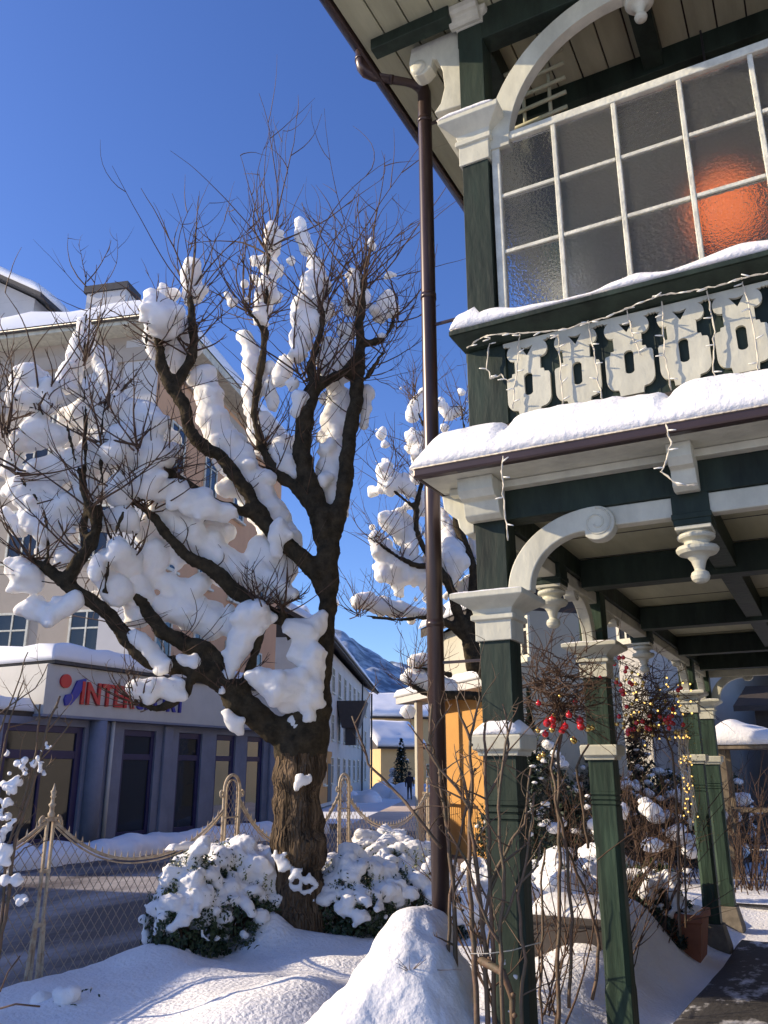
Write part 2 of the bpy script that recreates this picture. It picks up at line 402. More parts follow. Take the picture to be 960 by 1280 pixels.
# ------------------------------------------------------------------ veranda
V0 = thing('timber_veranda', (-1.5, 4.1, 0), 'two storey dark green and cream timber veranda with glazed balcony and snowy ledges', 'veranda')
GB = .0
POSTY = [4.19, 6.24, 10.69, 12.09]; PXC = -1.515; HW = .087
CAP = lambda z, k=1.0: [(.1,z),(.1,z+.105*k),(.118,z+.11*k),(.118,z+.135*k),(.106,z+.142*k),(.112,z+.165*k),(.145,z+.185*k),(.196,z+.215*k),(.2,z+.218*k),(.2,z+.245*k)]
def chamfer_shaft(mb, cx, cy, h, z0, z1, c, ins=.12):
    def ring(z, c):
        return [(cx-h+c,cy-h,z),(cx+h-c,cy-h,z),(cx+h,cy-h+c,z),(cx+h,cy+h-c,z),(cx+h-c,cy+h,z),(cx-h+c,cy+h,z),(cx-h,cy+h-c,z),(cx-h,cy-h+c,z)]
    e = .003
    rs = [ring(z0,e), ring(z0+ins,e), ring(z0+ins+.05,c), ring(z1-ins-.05,c), ring(z1-ins,e), ring(z1,e)]
    fs = []
    for i in range(5):
        for k in range(8): fs.append((8*i+k, 8*i+(k+1)%8, 8*i+8+(k+1)%8, 8*i+8+k))
    fs.append(tuple(reversed(range(8)))); fs.append(tuple(40+k for k in range(8)))
    mb.add([p for r in rs for p in r], fs)
for i, py in enumerate(POSTY):
    g = gz_path(py); mb = MB()
    zb = -.02
    chamfer_shaft(mb, PXC, py, HW, zb, 1.36, .03, .22)
    for k in range(3):                                    # turned grooves under the band
        z = 1.36+k*.032
        mb.sqlathe(PXC, py, [(HW-.008,z),(HW-.008,z+.008),(HW,z+.012),(HW,z+.032)])
    mb.sqlathe(PXC, py, [(HW,1.456),(HW,1.668)]); mb.sqlathe(PXC, py, [(HW-.004,1.772),(HW-.004,2.246)])
    mb.sqlathe(PXC, py, [(HW-.002,2.488),(HW-.002,3.45 if i else 5.242)])
    if i: mb.sqlathe(PXC, py, [(HW-.002,3.452),(HW-.002,6.43)])
    else: mb.sqlathe(PXC, py, [(HW-.004,5.57),(HW-.004,6.43)])
    P = mb.build('post', M['green_post'] if i else M['green'], V0, bevel=.004)  # first post takes the darker green: its shade is put into the colour
    mb = MB(); mb.sqlathe(PXC, py, [(.105,1.668),(.108,1.69),(.128,1.70),(.132,1.76),(.125,1.772)]); mb.build('band', M['cream'], P, bevel=.004)
    mb = MB(); mb.sqlathe(PXC, py, CAP(2.244)); mb.build('capital', M['cream'], P, bevel=.004)
    mb = MB(); mb.sqlathe(PXC, py, [(.165,-.42),(.16,-.25),(.115,-.045),(.115,-.022)]); mb.build('plinth', M['stone'], P, bevel=.01)
    if i < 2:
        mb = MB(); mb.sqlathe(PXC, py, CAP(5.24, 1.3)); mb.build('capital', M['cream'], P, bevel=.004)
    mb = MB(); 
    if i < 1:
        slab(mb, (PXC-.13, py-.13, 1.772), (.26,0,0), (0,.26,0), .085, 14, 14, .11, .012, 8); mb.build('snow', M['snow'], P, True)
    mb = MB(); slab(mb, (PXC-.2, py-.2, 2.488), (.4,0,0), (0,.4,0), .012, 12, 12, .05, .008, 8)
    if i == 0: mb.build('snow', M['snow'], P, True); mb = MB(); slab(mb, (PXC-.205, py-.205, 5.556), (.38,0,0), (0,.41,0), .06, 18, 18, .09, .015, 9)
    mb.build('snow', M['snow'], P, True)
# upper cap moulded capital at roof
mb = MB(); mb.sqlathe(PXC, 4.19, [(.095,6.33),(.095,6.38),(.125,6.40),(.13,6.43),(.11,6.45)]); mb.build('capital', M['cream'], V0, bevel=.004)

XR = 1.9; YE = 12.25
# beams: front and long side
mb = MB(); mb.box(PXC-.1, XR, 4.11, 4.25, 2.889, 3.09); mb.box(PXC-.1, PXC+.09, 4.252, YE, 2.872, 3.09); mb.box(PXC-.1, XR, 12.0, 12.16, 2.875, 3.088)
mb.build('beam', M['green'], V0, bevel=.004)
mb = MB(); mb.box(-.965, XR, 4.125, 4.2, 2.785, 2.887); mb.build('fascia_rail', M['cream'], V0, bevel=.006)
mb = MB(); mb.box(PXC-.06, PXC+.06, 4.285, 12.0, 2.785, 2.87); mb.box(PXC+.09, XR, 12.03, 12.1, 2.78, 2.873); mb.build('fascia_rail', M['cream'], V0, bevel=.006)
# ceiling of the walk
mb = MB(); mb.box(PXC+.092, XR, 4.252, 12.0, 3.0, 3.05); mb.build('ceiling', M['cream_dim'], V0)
mb = MB()
for k in range(14):
    y = 4.5+k*.55; mb.box(PXC+.1, XR, y, y+.006, 2.996, 2.999)
mb.build('ceiling_joint', M['dark_trim'], V0)
mb = MB()
for y in (5.62, 7.62, 9.6, 11.2): mb.box(PXC+.09, XR, y, y+.15, 2.8, 2.993)
for x in (-.55, .55):
    ys = [4.253, 5.62, 5.77, 7.62, 7.77, 9.6, 9.75, 11.2, 11.35, 12.0]
    for q in range(0, 10, 2): mb.box(x, x+.13, ys[q], ys[q+1], 2.83, 2.992)
mb.build('joist', M['green'], V0, bevel=.004)
# eaves shelf with gutter round the front corner
mb = MB(); mb.box(-1.79, XR, 3.83, 4.108, 3.092, 3.125); mb.box(-1.79, PXC-.102, 4.109, YE, 3.092, 3.125)
mb.box(-1.72, XR, 4.04, 4.107, 3.05, 3.09); mb.build('eaves_board', M['cream'], V0, bevel=.005)
def halfgutter(pts, r, name, mt, parent):
    mb = MB(); mb.tube(pts, r, 12); o = mb.build(name, mt, parent, True); return o
mb = MB()
def trough(mb, a, b, r, out, n=8):
    a, b, out = Vector(a), Vector(b), Vector(out).normalized(); up = Vector((0,0,1)); vs = []; fs = []
    for p in (a, b):
        for k in range(n+1):
            g = math.pi*k/n; vs.append(p+out*(math.cos(g)*r)-up*(math.sin(g)*r))
        for k in range(n+1):
            g = math.pi*(n-k)/n; vs.append(p+out*(math.cos(g)*(r-.008))-up*(math.sin(g)*(r-.008)))
    q = 2*n+2
    for k in range(q): fs.append((k, (k+1)%q, q+(k+1)%q, q+k))
    fs.append(tuple(range(q))); fs.append(tuple(reversed(range(q, 2*q))))
    mb.add(vs, fs)
mb.box(-1.815, XR, 3.77, 3.829, 3.088, 3.142); mb.box(-1.815, -1.792, 3.83, YE, 3.088, 3.142)
mb.build('gutter', M['brown_metal'], V0, bevel=.012)
# ledge roof behind the gutter
mb = MB(); mb.box8([(-1.78,3.835,3.127),(XR,3.835,3.127),(XR,4.1,3.127),(-1.78,4.1,3.127),(-1.78,3.835,3.14),(XR,3.835,3.14),(XR,4.1,3.44),(-1.6,4.1,3.44)])
mb.box8([(-1.785,4.102,3.127),(-1.6,4.102,3.127),(-1.6,YE,3.127),(-1.785,YE,3.127),(-1.785,4.102,3.14),(-1.6,4.102,3.44),(-1.6,YE,3.44),(-1.785,YE,3.14)])
mb.build('ledge_roof', M['roof_dark'], V0)
# corbels
def corbel(mb, x0, x1, y1, z1, k=1.0):
    pr = [(0,0),(0,-.20),(-.06,-.205),(-.10,-.185),(-.115,-.14),(-.12,-.115),(-.165,-.105),(-.195,-.07),(-.2,-.02),(-.2,0)]
    mb.prism([[(u*k, v*k) for u, v in pr]], (x0, y1, z1), (0,1,0), (0,0,1), (x1-x0,0,0))
mb = MB(); corbel(mb, -1.62, -1.42, 4.108, 3.091); mb.build('corbel', M['cream'], V0, bevel=.006)
for x in (-.54, 1.6):
    mb = MB(); corbel(mb, x, x+.115, 4.108, 3.091); mb.build('corbel', M['cream'], V0, bevel=.006)
mb = MB()
pr = [(0,0),(0,-.24),(-.05,-.25),(-.09,-.2),(-.1,-.15),(-.13,-.13),(-.18,-.08),(-.19,0)]
mb.prism([[(u, v) for u, v in pr]], (PXC-.1, 4.13, 3.09), (1,0,0), (0,0,1), (0,.12,0)); mb.build('corbel', M['cream'], V0, bevel=.006)

# arched brackets ending in a scroll: outline in (run, rise)
def arch_outline(run, rise, wd, sr):
    out = []; n = 18
    for i in range(n+1):
        g = math.pi/2*i/n; out.append((run*(1-math.cos(g)), rise*math.sin(g)))
    sc = (run+.0*sr, rise-sr)
    for i in range(1, 15):
        g = math.pi/2-i*math.pi*1.25/14; out.append((sc[0]+sr*math.cos(g), sc[1]+sr*math.sin(g)))
    inn = []; sx, sy = run-sr*.72, rise-wd
    ri, rr = sx-wd, sy
    for i in range(n+1):
        g = math.pi/2*(1-i/n); inn.append((wd+ri*(1-math.cos(g)), rr*math.sin(g)))
    return out+inn, sc
def bracket(o, a, c, run, rise, wd, sr, parent, mt=None):
    mb = MB(); L, sc = arch_outline(run, rise, wd, sr); o = Vector(o); a = Vector(a); c = Vector(c); up = Vector((0,0,1))
    mb.prism([L], o, a, up, c)
    B = mb.build('arch_bracket', mt or M['cream'], parent, bevel=.006)
    mb = MB()
    for off in (-.002, 1.002):
        pts = []
        for i in range(40):
            g = math.pi/2-i*.27; r = sr*(.86-.7*i/40); pts.append(o+a*(sc[0]+r*math.cos(g))+up*(sc[1]+r*math.sin(g))+c*off)
        mb.tube(pts, .005, 5)
    build_each(mb, 'scroll', mt or M['cream'], B, True)
    return B
bracket((PXC+.088,4.10,2.489), (1,0,0), (0,.085,0), .49, .405, .125, .09, V0)
for py, s in ((4.19,1),(6.24,-1),(6.24,1),(10.69,-1),(10.69,1),(12.09,-1)):
    k = 1.0 if abs(py-5.2) < 1.2 and not (py == 6.24 and s == 1) else (.5/.475 if py > 10 and (py, s) != (10.69, -1) else 1.25)
    bracket((PXC-.04, py+s*.088, 2.489), (0,s,0), (.08,0,0), .475*k, .385, .105, .075, V0)
bracket((PXC+.088,12.05,2.489), (1,0,0), (0,.08,0), .475, .38, .105, .075, V0)

def pendant(x, y, z, parent, blk=True, sc=1.0):
    mb = MB()
    mb.box(x-.088*sc, x+.088*sc, y-.088*sc, y+.088*sc, z+.0, z+.24); mb.box(x-.094*sc, x+.094*sc, y-.094*sc, y+.094*sc, z+.03, z+.06)
    B = mb.build('pendant_block', M['green'], parent, bevel=.004)
    pr = [(.004,-.275),(.026,-.27),(.04,-.258),(.045,-.24),(.04,-.222),(.026,-.212),(.024,-.205),(.028,-.19),(.036,-.165),(.05,-.146),(.062,-.138),(.088,-.13),(.1,-.115),(.101,-.104),(.094,-.095),(.066,-.088),(.06,-.08),(.06,-.07),(.07,-.062),(.086,-.056),(.09,-.046),(.088,-.036),(.072,-.026),(.068,-.018)]
    mb = MB(); mb.lathe((x, y, z), [(r*sc, q*sc) for r, q in pr], 28); mb.box(x-.084*sc, x+.084*sc, y-.084*sc, y+.084*sc, z-.02*sc, z-.001)
    o = mb.build('pendant', M['cream'], B, False, bevel=.003)
    return B
pendant(-.482, 4.2, 2.735, V0); pendant(PXC, 5.2, 2.74, V0); pendant(PXC, 8.1, 2.74, V0)
pendant(1.62, 4.2, 2.735, V0)

# balcony front: dark parapet, fretwork boards, hand rail
mb = MB(); mb.box(-1.605, XR, 4.115, 4.15, 3.44, 3.93); mb.box(-1.605, -1.57, 4.28, YE, 3.44, 3.93)
mb.box(-1.612, -1.375, 4.095, 4.114, 3.44, 3.93); mb.build('parapet', M['green'], V0, bevel=.004)
mb = MB()
for k in range(9):
    x = -1.385+k*.275+.272
    mb.box(x, x+.006, 4.1125, 4.1148, 3.45, 3.92)
mb.box8([(-1.66,3.95,3.985),(XR,3.95,3.985),(XR,4.2,3.985),(-1.66,4.2,3.985),(-1.66,3.95,4.012),(XR,3.95,4.012),(XR,4.2,4.03),(-1.66,4.2,4.03)])
mb.box8([(-1.62,4.06,3.932),(XR,4.06,3.932),(XR,4.15,3.932),(-1.62,4.15,3.932),(-1.655,3.96,3.983),(XR,3.96,3.983),(XR,4.15,3.983),(-1.655,4.15,3.983)])
mb.box(-1.66, -1.56, 4.21, YE, 3.932, 4.012)
mb.build('hand_rail', M['green'], V0, bevel=.003)
W, H = .275, .465
def half():
    pts = [(.5,1),(.5,.955),(.475,.94),(.44,.955),(.415,.935)]
    for i in range(13):
        g = R_(70-i*200/12); pts.append((.29+.135*math.cos(g), .835+.105*math.sin(g)))
    pts += [(.27,.725),(.265,.57),(.33,.565),(.34,.525),(.43,.515),(.45,.49),(.45,.24)]
    for i in range(7):
        g = R_(-i*90/6); pts.append((.27+.18*math.cos(g), .21+.13*math.sin(g)))
    pts += [(.235,.075),(.22,.03),(.22,0)]
    return pts
h = half(); loop = [(u*W, v*H) for u, v in h] + [(-u*W, v*H) for u, v in reversed(h)]
slot = [(.075*math.cos(R_(g))*W*1.2, (.4 + (.1 if g <= 180 else -.1)*1 + .045*math.sin(R_(g)))*H-.0) for g in range(0, 360, 20)]
slot = [(u, v) for u, v in slot]
tri = [(-.13*W,.9*H),(.0,.775*H),(.13*W,.9*H),(.05*W,.885*H),(0,.88*H),(-.05*W,.885*H)]
for k in range(12):
    mb = MB(); mb.prism([loop, slot, tri], (-1.385+W/2+k*W, 4.088, 3.462), (1,0,0), (0,0,1), (0,.02,0))
    mb.build('fretwork_board', M['cream'], V0, bevel=.0025)

# glazed screen
WX = [-1.372, -1.018, -.655, -.285, .09, .465, .84, 1.215, 1.59]; WZ = [4.115, 4.566, 4.963, 5.352]
mb = MB(); mb.box(-1.415, XR, 4.13, 4.185, 5.352, 5.408); mb.box(-1.415, XR, 4.13, 4.185, 4.04, 4.113); mb.box(-1.415, -1.362, 4.131, 4.184, 4.1135, 5.3515)
WF = mb.build('window_frame', M['white_paint'], V0, bevel=.006)
for x in WX[1:]:
    mb = MB(); mb.box(x-.014, x+.014, 4.135, 4.18, 4.1135, 5.3515); mb.build('mullion', M['white_paint'], WF, bevel=.005)
for z in WZ[1:3]:
    mb = MB()
    for i in range(len(WX)-1): mb.box(WX[i]+(.0105 if i == 0 else .0145), WX[i+1]-.0145, 4.139, 4.176, z-.012, z+.012)
    mb.build('glazing_bar', M['white_paint'], WF, bevel=.004)
for i in range(len(WX)-1):
    for j in range(3):
        mb = MB(); mb.box(WX[i]+.0105, WX[i+1]-.0145, 4.152, 4.158, WZ[j]+(.013 if j else .0), WZ[j+1]-.013)
        mb.build('pane', GL[3] if i == 0 else GL[(i*2+j*5+i*j) % 3], WF)
# side of the balcony: open, with inner walls
mb = MB(); mb.box(-1.56, XR+.1, 4.29, YE, 3.1, 3.2); mb.build('balcony_floor', M['green'], V0)
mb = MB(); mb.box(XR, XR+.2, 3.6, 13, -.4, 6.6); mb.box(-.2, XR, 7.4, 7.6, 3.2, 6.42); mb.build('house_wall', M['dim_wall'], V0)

# upper roof: soffit boards, beams, gutter, roof and snow
mb = MB()
for k in range(24):
    x = -2.27+k*.185; 
    if x < XR: mb.box(x, x+.174, 2.6, 5.15, 6.45, 6.475)
    mb.box(x, x+.174, 5.152, 13, 6.45, 6.475) if x < -1.5 else (mb.box(x, x+.174, 5.152, 7.38, 6.425, 6.429) if x < XR else None)
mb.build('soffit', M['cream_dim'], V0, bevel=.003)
mb = MB(); mb.box(-2.28, XR+.3, 2.6, 13, 6.48, 6.6); mb.box(-1.5, XR, 5.16, 12.5, 6.43, 6.478); mb.build('roof_deck', M['roof_dark'], V0)
mb = MB()
mb.box(PXC-.09, XR, 4.11, 4.25, 6.2, 6.449); mb.box(-1.5, XR, 5.0, 5.15, 6.27, 6.448); mb.box(-2.2, PXC-.1, 3.98, 4.08, 6.36, 6.449); mb.box(-2.2, PXC-.1, 6.2, 6.3, 6.36, 6.449)
mb.box(-.555, -.42, 4.255, 4.995, 6.3, 6.447); mb.box(PXC-.08, PXC+.08, 4.255, 12.4, 6.25, 6.447); mb.box(.56, .7, 4.255, 4.995, 6.3, 6.447)
mb.build('roof_beam', M['green'], V0, bevel=.005)
mb = MB(); mb.box(-2.305, -2.282, 2.6, 13, 6.42, 6.82); mb.build('fascia_board', M['brown_metal'], V0, bevel=.004)
mb = MB(); trough(mb, (-2.395,2.6,6.74), (-2.395,13,6.74), .088, (-1,0,0), 12); mb.build('roof_gutter', M['brown_metal'], V0, True)
mb = MB(); mb.box8([(-2.31,2.5,6.825),(XR+1,2.5,6.825),(XR+1,13.1,6.825),(-2.31,13.1,6.825),(-2.31,2.5,6.85),(XR+1,2.5,8.6),(XR+1,13.1,8.6),(-2.31,13.1,6.85)]); mb.build('roof', M['roof_dark'], V0)
mb = MB(); slab(mb, (-2.3,2.5,6.86), (4.2,0,1.75), (0,10.5,0), .3, 30, 60, .2, .05, 2); mb.build('snow', M['snow'], V0, True)
bracket((PXC+.07,4.122,5.31), (1,0,0), (0,.08,0), .97, .93, .15, .09, V0)
pendant(-.45, 4.2, 6.16, V0, sc=.86)
# side console under the eaves, left of the post
mb = MB()
L = [(0,.62),(-.36,.62),(-.38,.5),(-.37,.42),(-.33,.37),(-.27,.36),(-.215,.4),(-.2,.46),(-.17,.44),(-.13,.32),(-.12,.18),(-.15,.06),(-.2,0),(0,-.02)]
mb.prism([L], (PXC-.088,4.14,5.78), (1,0,0), (0,0,1), (0,.1,0)); 
B = mb.build('console', M['cream'], V0, bevel=.008)
mb = MB(); mb.lathe((0,0,0), [(.03,-.07),(.055,-.06),(.06,0),(.055,.06),(.03,.07)], 16)
mb.v = [(PXC-.088-.31+x, 4.19+z, 5.78+.43+y) for x, y, z in mb.v]; mb.build('scroll', M['cream'], B, True)
# block under the roof beside the post
mb = MB(); corbel(mb, -1.64, -1.43, 4.105, 6.448, .55); mb.build('corbel', M['cream'], V0, bevel=.006)

# downpipe
mb = MB()
pts = [(-2.4,4.22,6.68),(-2.4,4.22,6.56),(-2.395,4.225,6.52),(-2.375,4.24,6.485),(-2.33,4.28,6.47),(-2.15,4.43,6.48),(-2.1,4.48,6.475),(-2.065,4.53,6.45),(-2.054,4.55,6.4),(-2.054,4.55,6.3),(-2.054,4.55,3.2),(-2.05,4.55,-.05)]
mb.tube(pts, .05, 18); DP = mb.build('downpipe', M['brown_metal'], V0, True)
for p, q in (((-2.054,4.55,6.13),(-2.054,4.55,6.17)), ((-2.054,4.55,4.66),(-2.054,4.55,4.7)), ((-2.052,4.55,2.42),(-2.052,4.55,2.46)), ((-2.25,4.347,6.475),(-2.225,4.367,6.476)), ((-2.4,4.22,6.57),(-2.4,4.22,6.6))):
    mb = MB(); mb.tube([p, q], .0545, 18); mb.build('pipe_socket', M['brown_metal'], DP, True)
for z in (6.1, 4.45, 2.2): mb = MB(); mb.box(-2.054, -1.6, 4.54, 4.56, z, z+.015); mb.build('pipe_clamp', M['brown_metal'], DP)

# snow lying on the ledges
mb = MB()
def ledge(u, v):
    x = -1.83+u*(XR+1.83); c = 1-.2*math.exp(-((x+1.31+.03*(1-v))/.03)**2)-.25*math.exp(-((x+.46+.05*(1-v))/.035)**2)
    return (.66+.42*v)*c*(1+.1*noise.noise(Vector((x*1.7, v, 2))))
slab(mb, (-1.83,3.757,3.14), (XR+1.83,0,0), (0,.35,0), .295, 170, 24, .17, .028, 5, hfun=ledge, bulge=.012)
mb.build('snow', M['snow'], V0, True)
mb = MB(); slab(mb, (-1.815,4.08,3.14), (.22,0,0), (0,8,0), .25, 12, 80, .1, .03, 4)
mb.build('snow', M['snow'], V0, True)
mb = MB(); slab(mb, (-1.655,3.945,4.02), (XR+1.6,0,0), (0,.185,0), .075, 120, 14, .06, .035, 3.2, hfun=lambda u, v: .45+1.1*max(0,noise.noise(Vector((u*7.3, 3, 0)))+.3)+.6*(u < .04), bulge=.012); mb.build('snow', M['snow'], V0, True)
mb = MB(); slab(mb, (-1.66,4.2,4.012), (.1,0,0), (0,8,0), .05, 8, 60, .05, .02, 3.2); mb.build('snow', M['snow'], V0, True)

# orange lantern and rack on the balcony
LQ = PY(908, 262, 4.95)
L0 = thing('paper_lantern', (.0,4.95,4.2), 'orange paper lantern glowing behind the obscured balcony panes', 'lantern')
mb = MB(); mb.lathe(LQ, [(.04,-.22),(.13,-.19),(.19,-.1),(.21,0),(.19,.1),(.13,.19),(.04,.22)], 24); mb.build('shade', M['lantern'], L0, True)
mb = MB(); mb.tube([(LQ.x,4.95,LQ.z+.24),(LQ.x,4.95,6.42)], .008, 6); mb.build('cord', M['black_metal'], L0)
L1 = thing('wooden_rack', (-1.2,4.5,5.6), 'pale slatted wooden rack leaning behind the upper arch', 'rack')
mb = MB()
for k in range(5): mb.tube([(-1.42,4.5,5.75+k*.12),(-1.0,4.5,5.78+k*.12)], .014, 8)
for x in (-1.3,-1.12): mb.tube([(x,4.53,5.55),(x,4.53,6.3)], .013, 8)
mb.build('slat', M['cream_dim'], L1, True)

# ------------------------------------------------------------------ fairy light strings
FS = thing('icicle_lights', (-1.6,4.05,3.9), 'cream icicle light string draped along the carved balcony front with short hanging ends', 'string lights')
mb = MB(); bl = MB()
main = [PY(x, y, 3.945 if x > 605 else 4.0) for x, y in ((583,436),(598,424),(614,418),(648,417),(681,415),(708,411),(735,403),(760,396),(783,386),(805,377),(825,369),(852,366),(881,361),(905,355),(927,348),(960,340),(1000,331),(1040,322))]
def strand(pts, Y=None, nb=6):
    out = []
    for i in range(len(pts)-1):
        for k in range(6):
            p = pts[i].lerp(pts[i+1], k/6); out.append(p+Vector((noise.noise(p*31), noise.noise(p*31+Vector((5,0,0)))*.5, noise.noise(p*31+Vector((0,5,0)))))*.008)
    out.append(pts[-1]); mb.tube(out, .0032, 5)
    mb.tube([q+Vector((.004*math.sin(i*1.3), -.003, .004*math.cos(i*1.3))) for i, q in enumerate(out)], .0024, 4)
    step = max(3, len(out)//nb)
    for i in range(2, len(out)-1, step):
        d = Vector((rnd.choice((-1,1))*rnd.uniform(.5,1), -.2, rnd.uniform(-.4,.3))).normalized()
        bl.tube([out[i], out[i]+d*.02, out[i]+d*.042], [.0036,.0044,.0025], 6)
strand(main, nb=14)
Z2 = lambda L, Y: [PY(560+x/2.4, 340+y/2.4, Y) for x, y in L]
for L in ([(125,200),(115,290),(130,320),(160,310),(185,330)], [(215,190),(208,270),(200,350),(195,410)], [(330,190),(338,300),(345,400)], [(420,150),(440,250),(450,320),(465,385)],
          [(535,110),(550,170),(560,210),(580,250)], [(640,70),(645,160),(650,250),(670,355)], [(775,50),(800,180),(795,300),(820,355)], [(880,20),(905,110),(925,220),(930,300),(910,340)]):
    q_ = Z2(L, 4.06); strand([PY(560+L[0][0]/2.4, 340+L[0][1]/2.4, 3.95)]+q_[:1]+q_[1:])
for L in ([(165,555),(160,600),(165,650),(172,730),(180,805)], [(655,460),(668,510),(655,560),(640,600),(690,640),(745,640)]): strand(Z2(L, 3.735), nb=4)
mb.build('cable', M['cable'], FS, True); build_each(bl, 'bulb', M['bulb'], FS, True)

# ------------------------------------------------------------------ pollarded trees
def grow(mb, p, d, L, r, lvl=1, curl=.35, up=.5, n=9, side=3):
    """one thin shoot with its side shoots"""
    pts = [p.copy()]; q = p.copy(); d = d.normalized(); bend = Vector((rnd.gauss(0,1), rnd.gauss(0,1), rnd.gauss(0,.5)))*curl/n
    for i in range(n):
        d = (d + bend + Vector((0,0,up/n)) + Vector((rnd.gauss(0,1), rnd.gauss(0,1), rnd.gauss(0,1)))*.06).normalized()
        q = q + d*(L/n); pts.append(q.copy())
        if lvl > 0 and i > 1 and rnd.random() < side/n:
            dd = (d + Vector((rnd.gauss(0,1), rnd.gauss(0,1), rnd.gauss(0,.6)))*.65)
            grow(mb, q, dd, L*rnd.uniform(.2,.45), r*.6, lvl-1, curl, up, max(4, n-4), side)
    mb.tube(pts, [r*(1-.75*i/n) for i in range(n+1)], 4 if lvl else 3, cap=False)

class Tree:
    def __init__(s, h): s.h = h; s.samples = []; s.limbs = []; s.mb = MB(); s.tw = MB(); s.sn = MB()
    def P(s, x, y, dh=0): return PH(x, y, s.h+dh)
    def px(s, x, y, dh=0): return (s.P(x, y, dh)-EYE).dot(fw)/F     # metres a pixel spans there
    def limb(s, pts, dh0=0, dh1=0, k=1.0, n=12):
        L = len(pts); P = []; Rr = []
        # resample smoothly
        for i in range(L-1):
            m = max(2, int(math.hypot(pts[i+1][0]-pts[i][0], pts[i+1][1]-pts[i][1])/9))
            p0 = pts[max(i-1,0)]; p1 = pts[i]; p2 = pts[i+1]; p3 = pts[min(i+2,L-1)]
            for j in range(m):
                t = j/m; f = lambda a, b, c, d: .5*((2*b)+(-a+c)*t+(2*a-5*b+4*c-d)*t*t+(-a+3*b-3*c+d)*t**3)
                x, y, r = f(p0[0],p1[0],p2[0],p3[0]), f(p0[1],p1[1],p2[1],p3[1]), f(p0[2],p1[2],p2[2],p3[2])
                g = (i+t)/(L-1); P.append((x, y, max(r, .8), dh0+(dh1-dh0)*g))
        P.append((*pts[-1], dh1))
        W = []; RR = []
        for x, y, r, d in P:
            w = s.P(x, y, d); rr = r*k*(.76 if y < 860 else .95)*s.px(x, y, d); rr *= 1+.16*noise.noise(w*5)+.1*noise.noise(w*13)
            W.append(w+Vector((noise.noise(w*6), noise.noise(w*6+Vector((7,0,0))), noise.noise(w*6+Vector((0,7,0)))))*rr*.25); RR.append(rr); s.samples.append((x, y, d))
        s.mb.tube(W, RR, n); s.mb.ball(W[-1], RR[-1]*1.25, 2); s.limbs.append(P)
    def depth(s, x, y):
        return min(s.samples, key=lambda q: (q[0]-x)**2+(q[1]-y)**2)[2]
    def snow(s, pts, back=.12, k=1.0):
        prev = None
        for x, y, r in pts:
            d = s.depth(x, y)+back; rr = r*k*s.px(x, y, d); d += .45*rr if back > 0 else 0; c = s.P(x, y, d)
            s.sn.ball(c, rr*.84, 2, (1, 1, 1.05))
            for _ in range(6):
                v = CR*rnd.gauss(0,1)+Vector((0,0,1))*rnd.gauss(.15,1)+HEAD*rnd.gauss(.1,.6); v.normalize()
                s.sn.ball(c+v*rr*rnd.uniform(.45,.85), rr*rnd.uniform(.3,.52), 2, (rnd.uniform(.8,1.3), rnd.uniform(.8,1.3), rnd.uniform(.7,1.1)))
            if prev and (prev[0]-c).length < (prev[1]+rr)*1.5:
                m = max(1, int((prev[0]-c).length/(min(prev[1], rr)*.5)))
                for j in range(1, m): t = j/m; s.sn.ball(prev[0].lerp(c, t), (prev[1]*(1-t)+rr*t)*rnd.uniform(.7,.95), 2)
            prev = (c, rr)
    def knuckle(s, x, y, n, L, spread=.9, up=1.0, r=.0115, dirv=None):
        d = s.depth(x, y); n = int(n*1.45)
        for _ in range(n):
            c = s.P(x+rnd.gauss(0,4), y+rnd.gauss(0,4), d+rnd.gauss(0,.04))
            v = Vector((rnd.gauss(0,spread), rnd.gauss(0,spread), up*rnd.uniform(.2,1.3)))
            if dirv: v += Vector(dirv)
            grow(s.tw, c, v, L*rnd.uniform(.5,1.3), r*rnd.uniform(.7,1.25), 1, .75, .75, 11)

T = Tree(8.93)
TR = thing('pollarded_tree', (-4.93,7.5,0), 'big snow laden pollarded tree with dark mossy limbs standing in the front garden', 'tree')
# trunk: from the ground up, with the two great forks
T.limb([(368,1200,42),(369,1170,37),(371,1100,33.5),(373,1020,34),(375,960,34),(380,915,34),(392,872,25),(401,835,18),(407,790,16),(410,740,16),(412,690,16)], 0, 0, n=24)
TRUNKN = len(T.mb.v)
T.limb([(412,700,16),(404,655,17),(391,615,17),(380,578,15.5),(380,530,15),(392,490,13),(396,478,11)], 0, .05)
T.limb([(394,484,9),(388,460,7),(396,432,6.5),(403,403,6),(401,385,5)], .05, .1)
T.limb([(396,482,9),(420,470,8),(436,460,8),(449,441,8)], .05, .1)
T.limb([(413,690,13),(424,640,13),(431,590,13),(437,549,13),(443,512,12),(447,476,11),(449,443,10),(450,396,8),(454,352,6)], 0, .25)
T.limb([(449,430,7),(465,428,6),(482,420,5),(492,402,4)], .15, .4)
T.limb([(445,480,6),(460,470,5),(478,440,4)], .15, -.2)
T.limb([(406,700,10),(392,640,12),(372,610,11),(348,593,10),(333,571,9),(326,555,8)], -.02, .35)
T.limb([(327,560,8),(318,515,7),(322,480,7),(330,440,7),(331,405,6.5),(333,365,5),(336,318,4)], .35, .6)
T.limb([(331,420,5),(320,400,4),(308,385,3.5)], .45, .3)
T.limb([(408,755,10),(392,715,13),(368,690,14),(345,668,14),(323,640,13),(306,612,13),(282,577,12),(253,556,11.5),(236,538,11),(230,508,11),(214,485,11),(203,458,10),(198,430,7),(194,410,5)], -.02, -.3)
T.limb([(216,488,9),(232,462,9),(241,440,9),(241,405,8),(238,375,6)], -.25, -.15)
T.limb([(330,650,11),(306,640,11),(268,630,10),(240,612,10),(217,597,10),(206,590,9)], -.05, -.55)
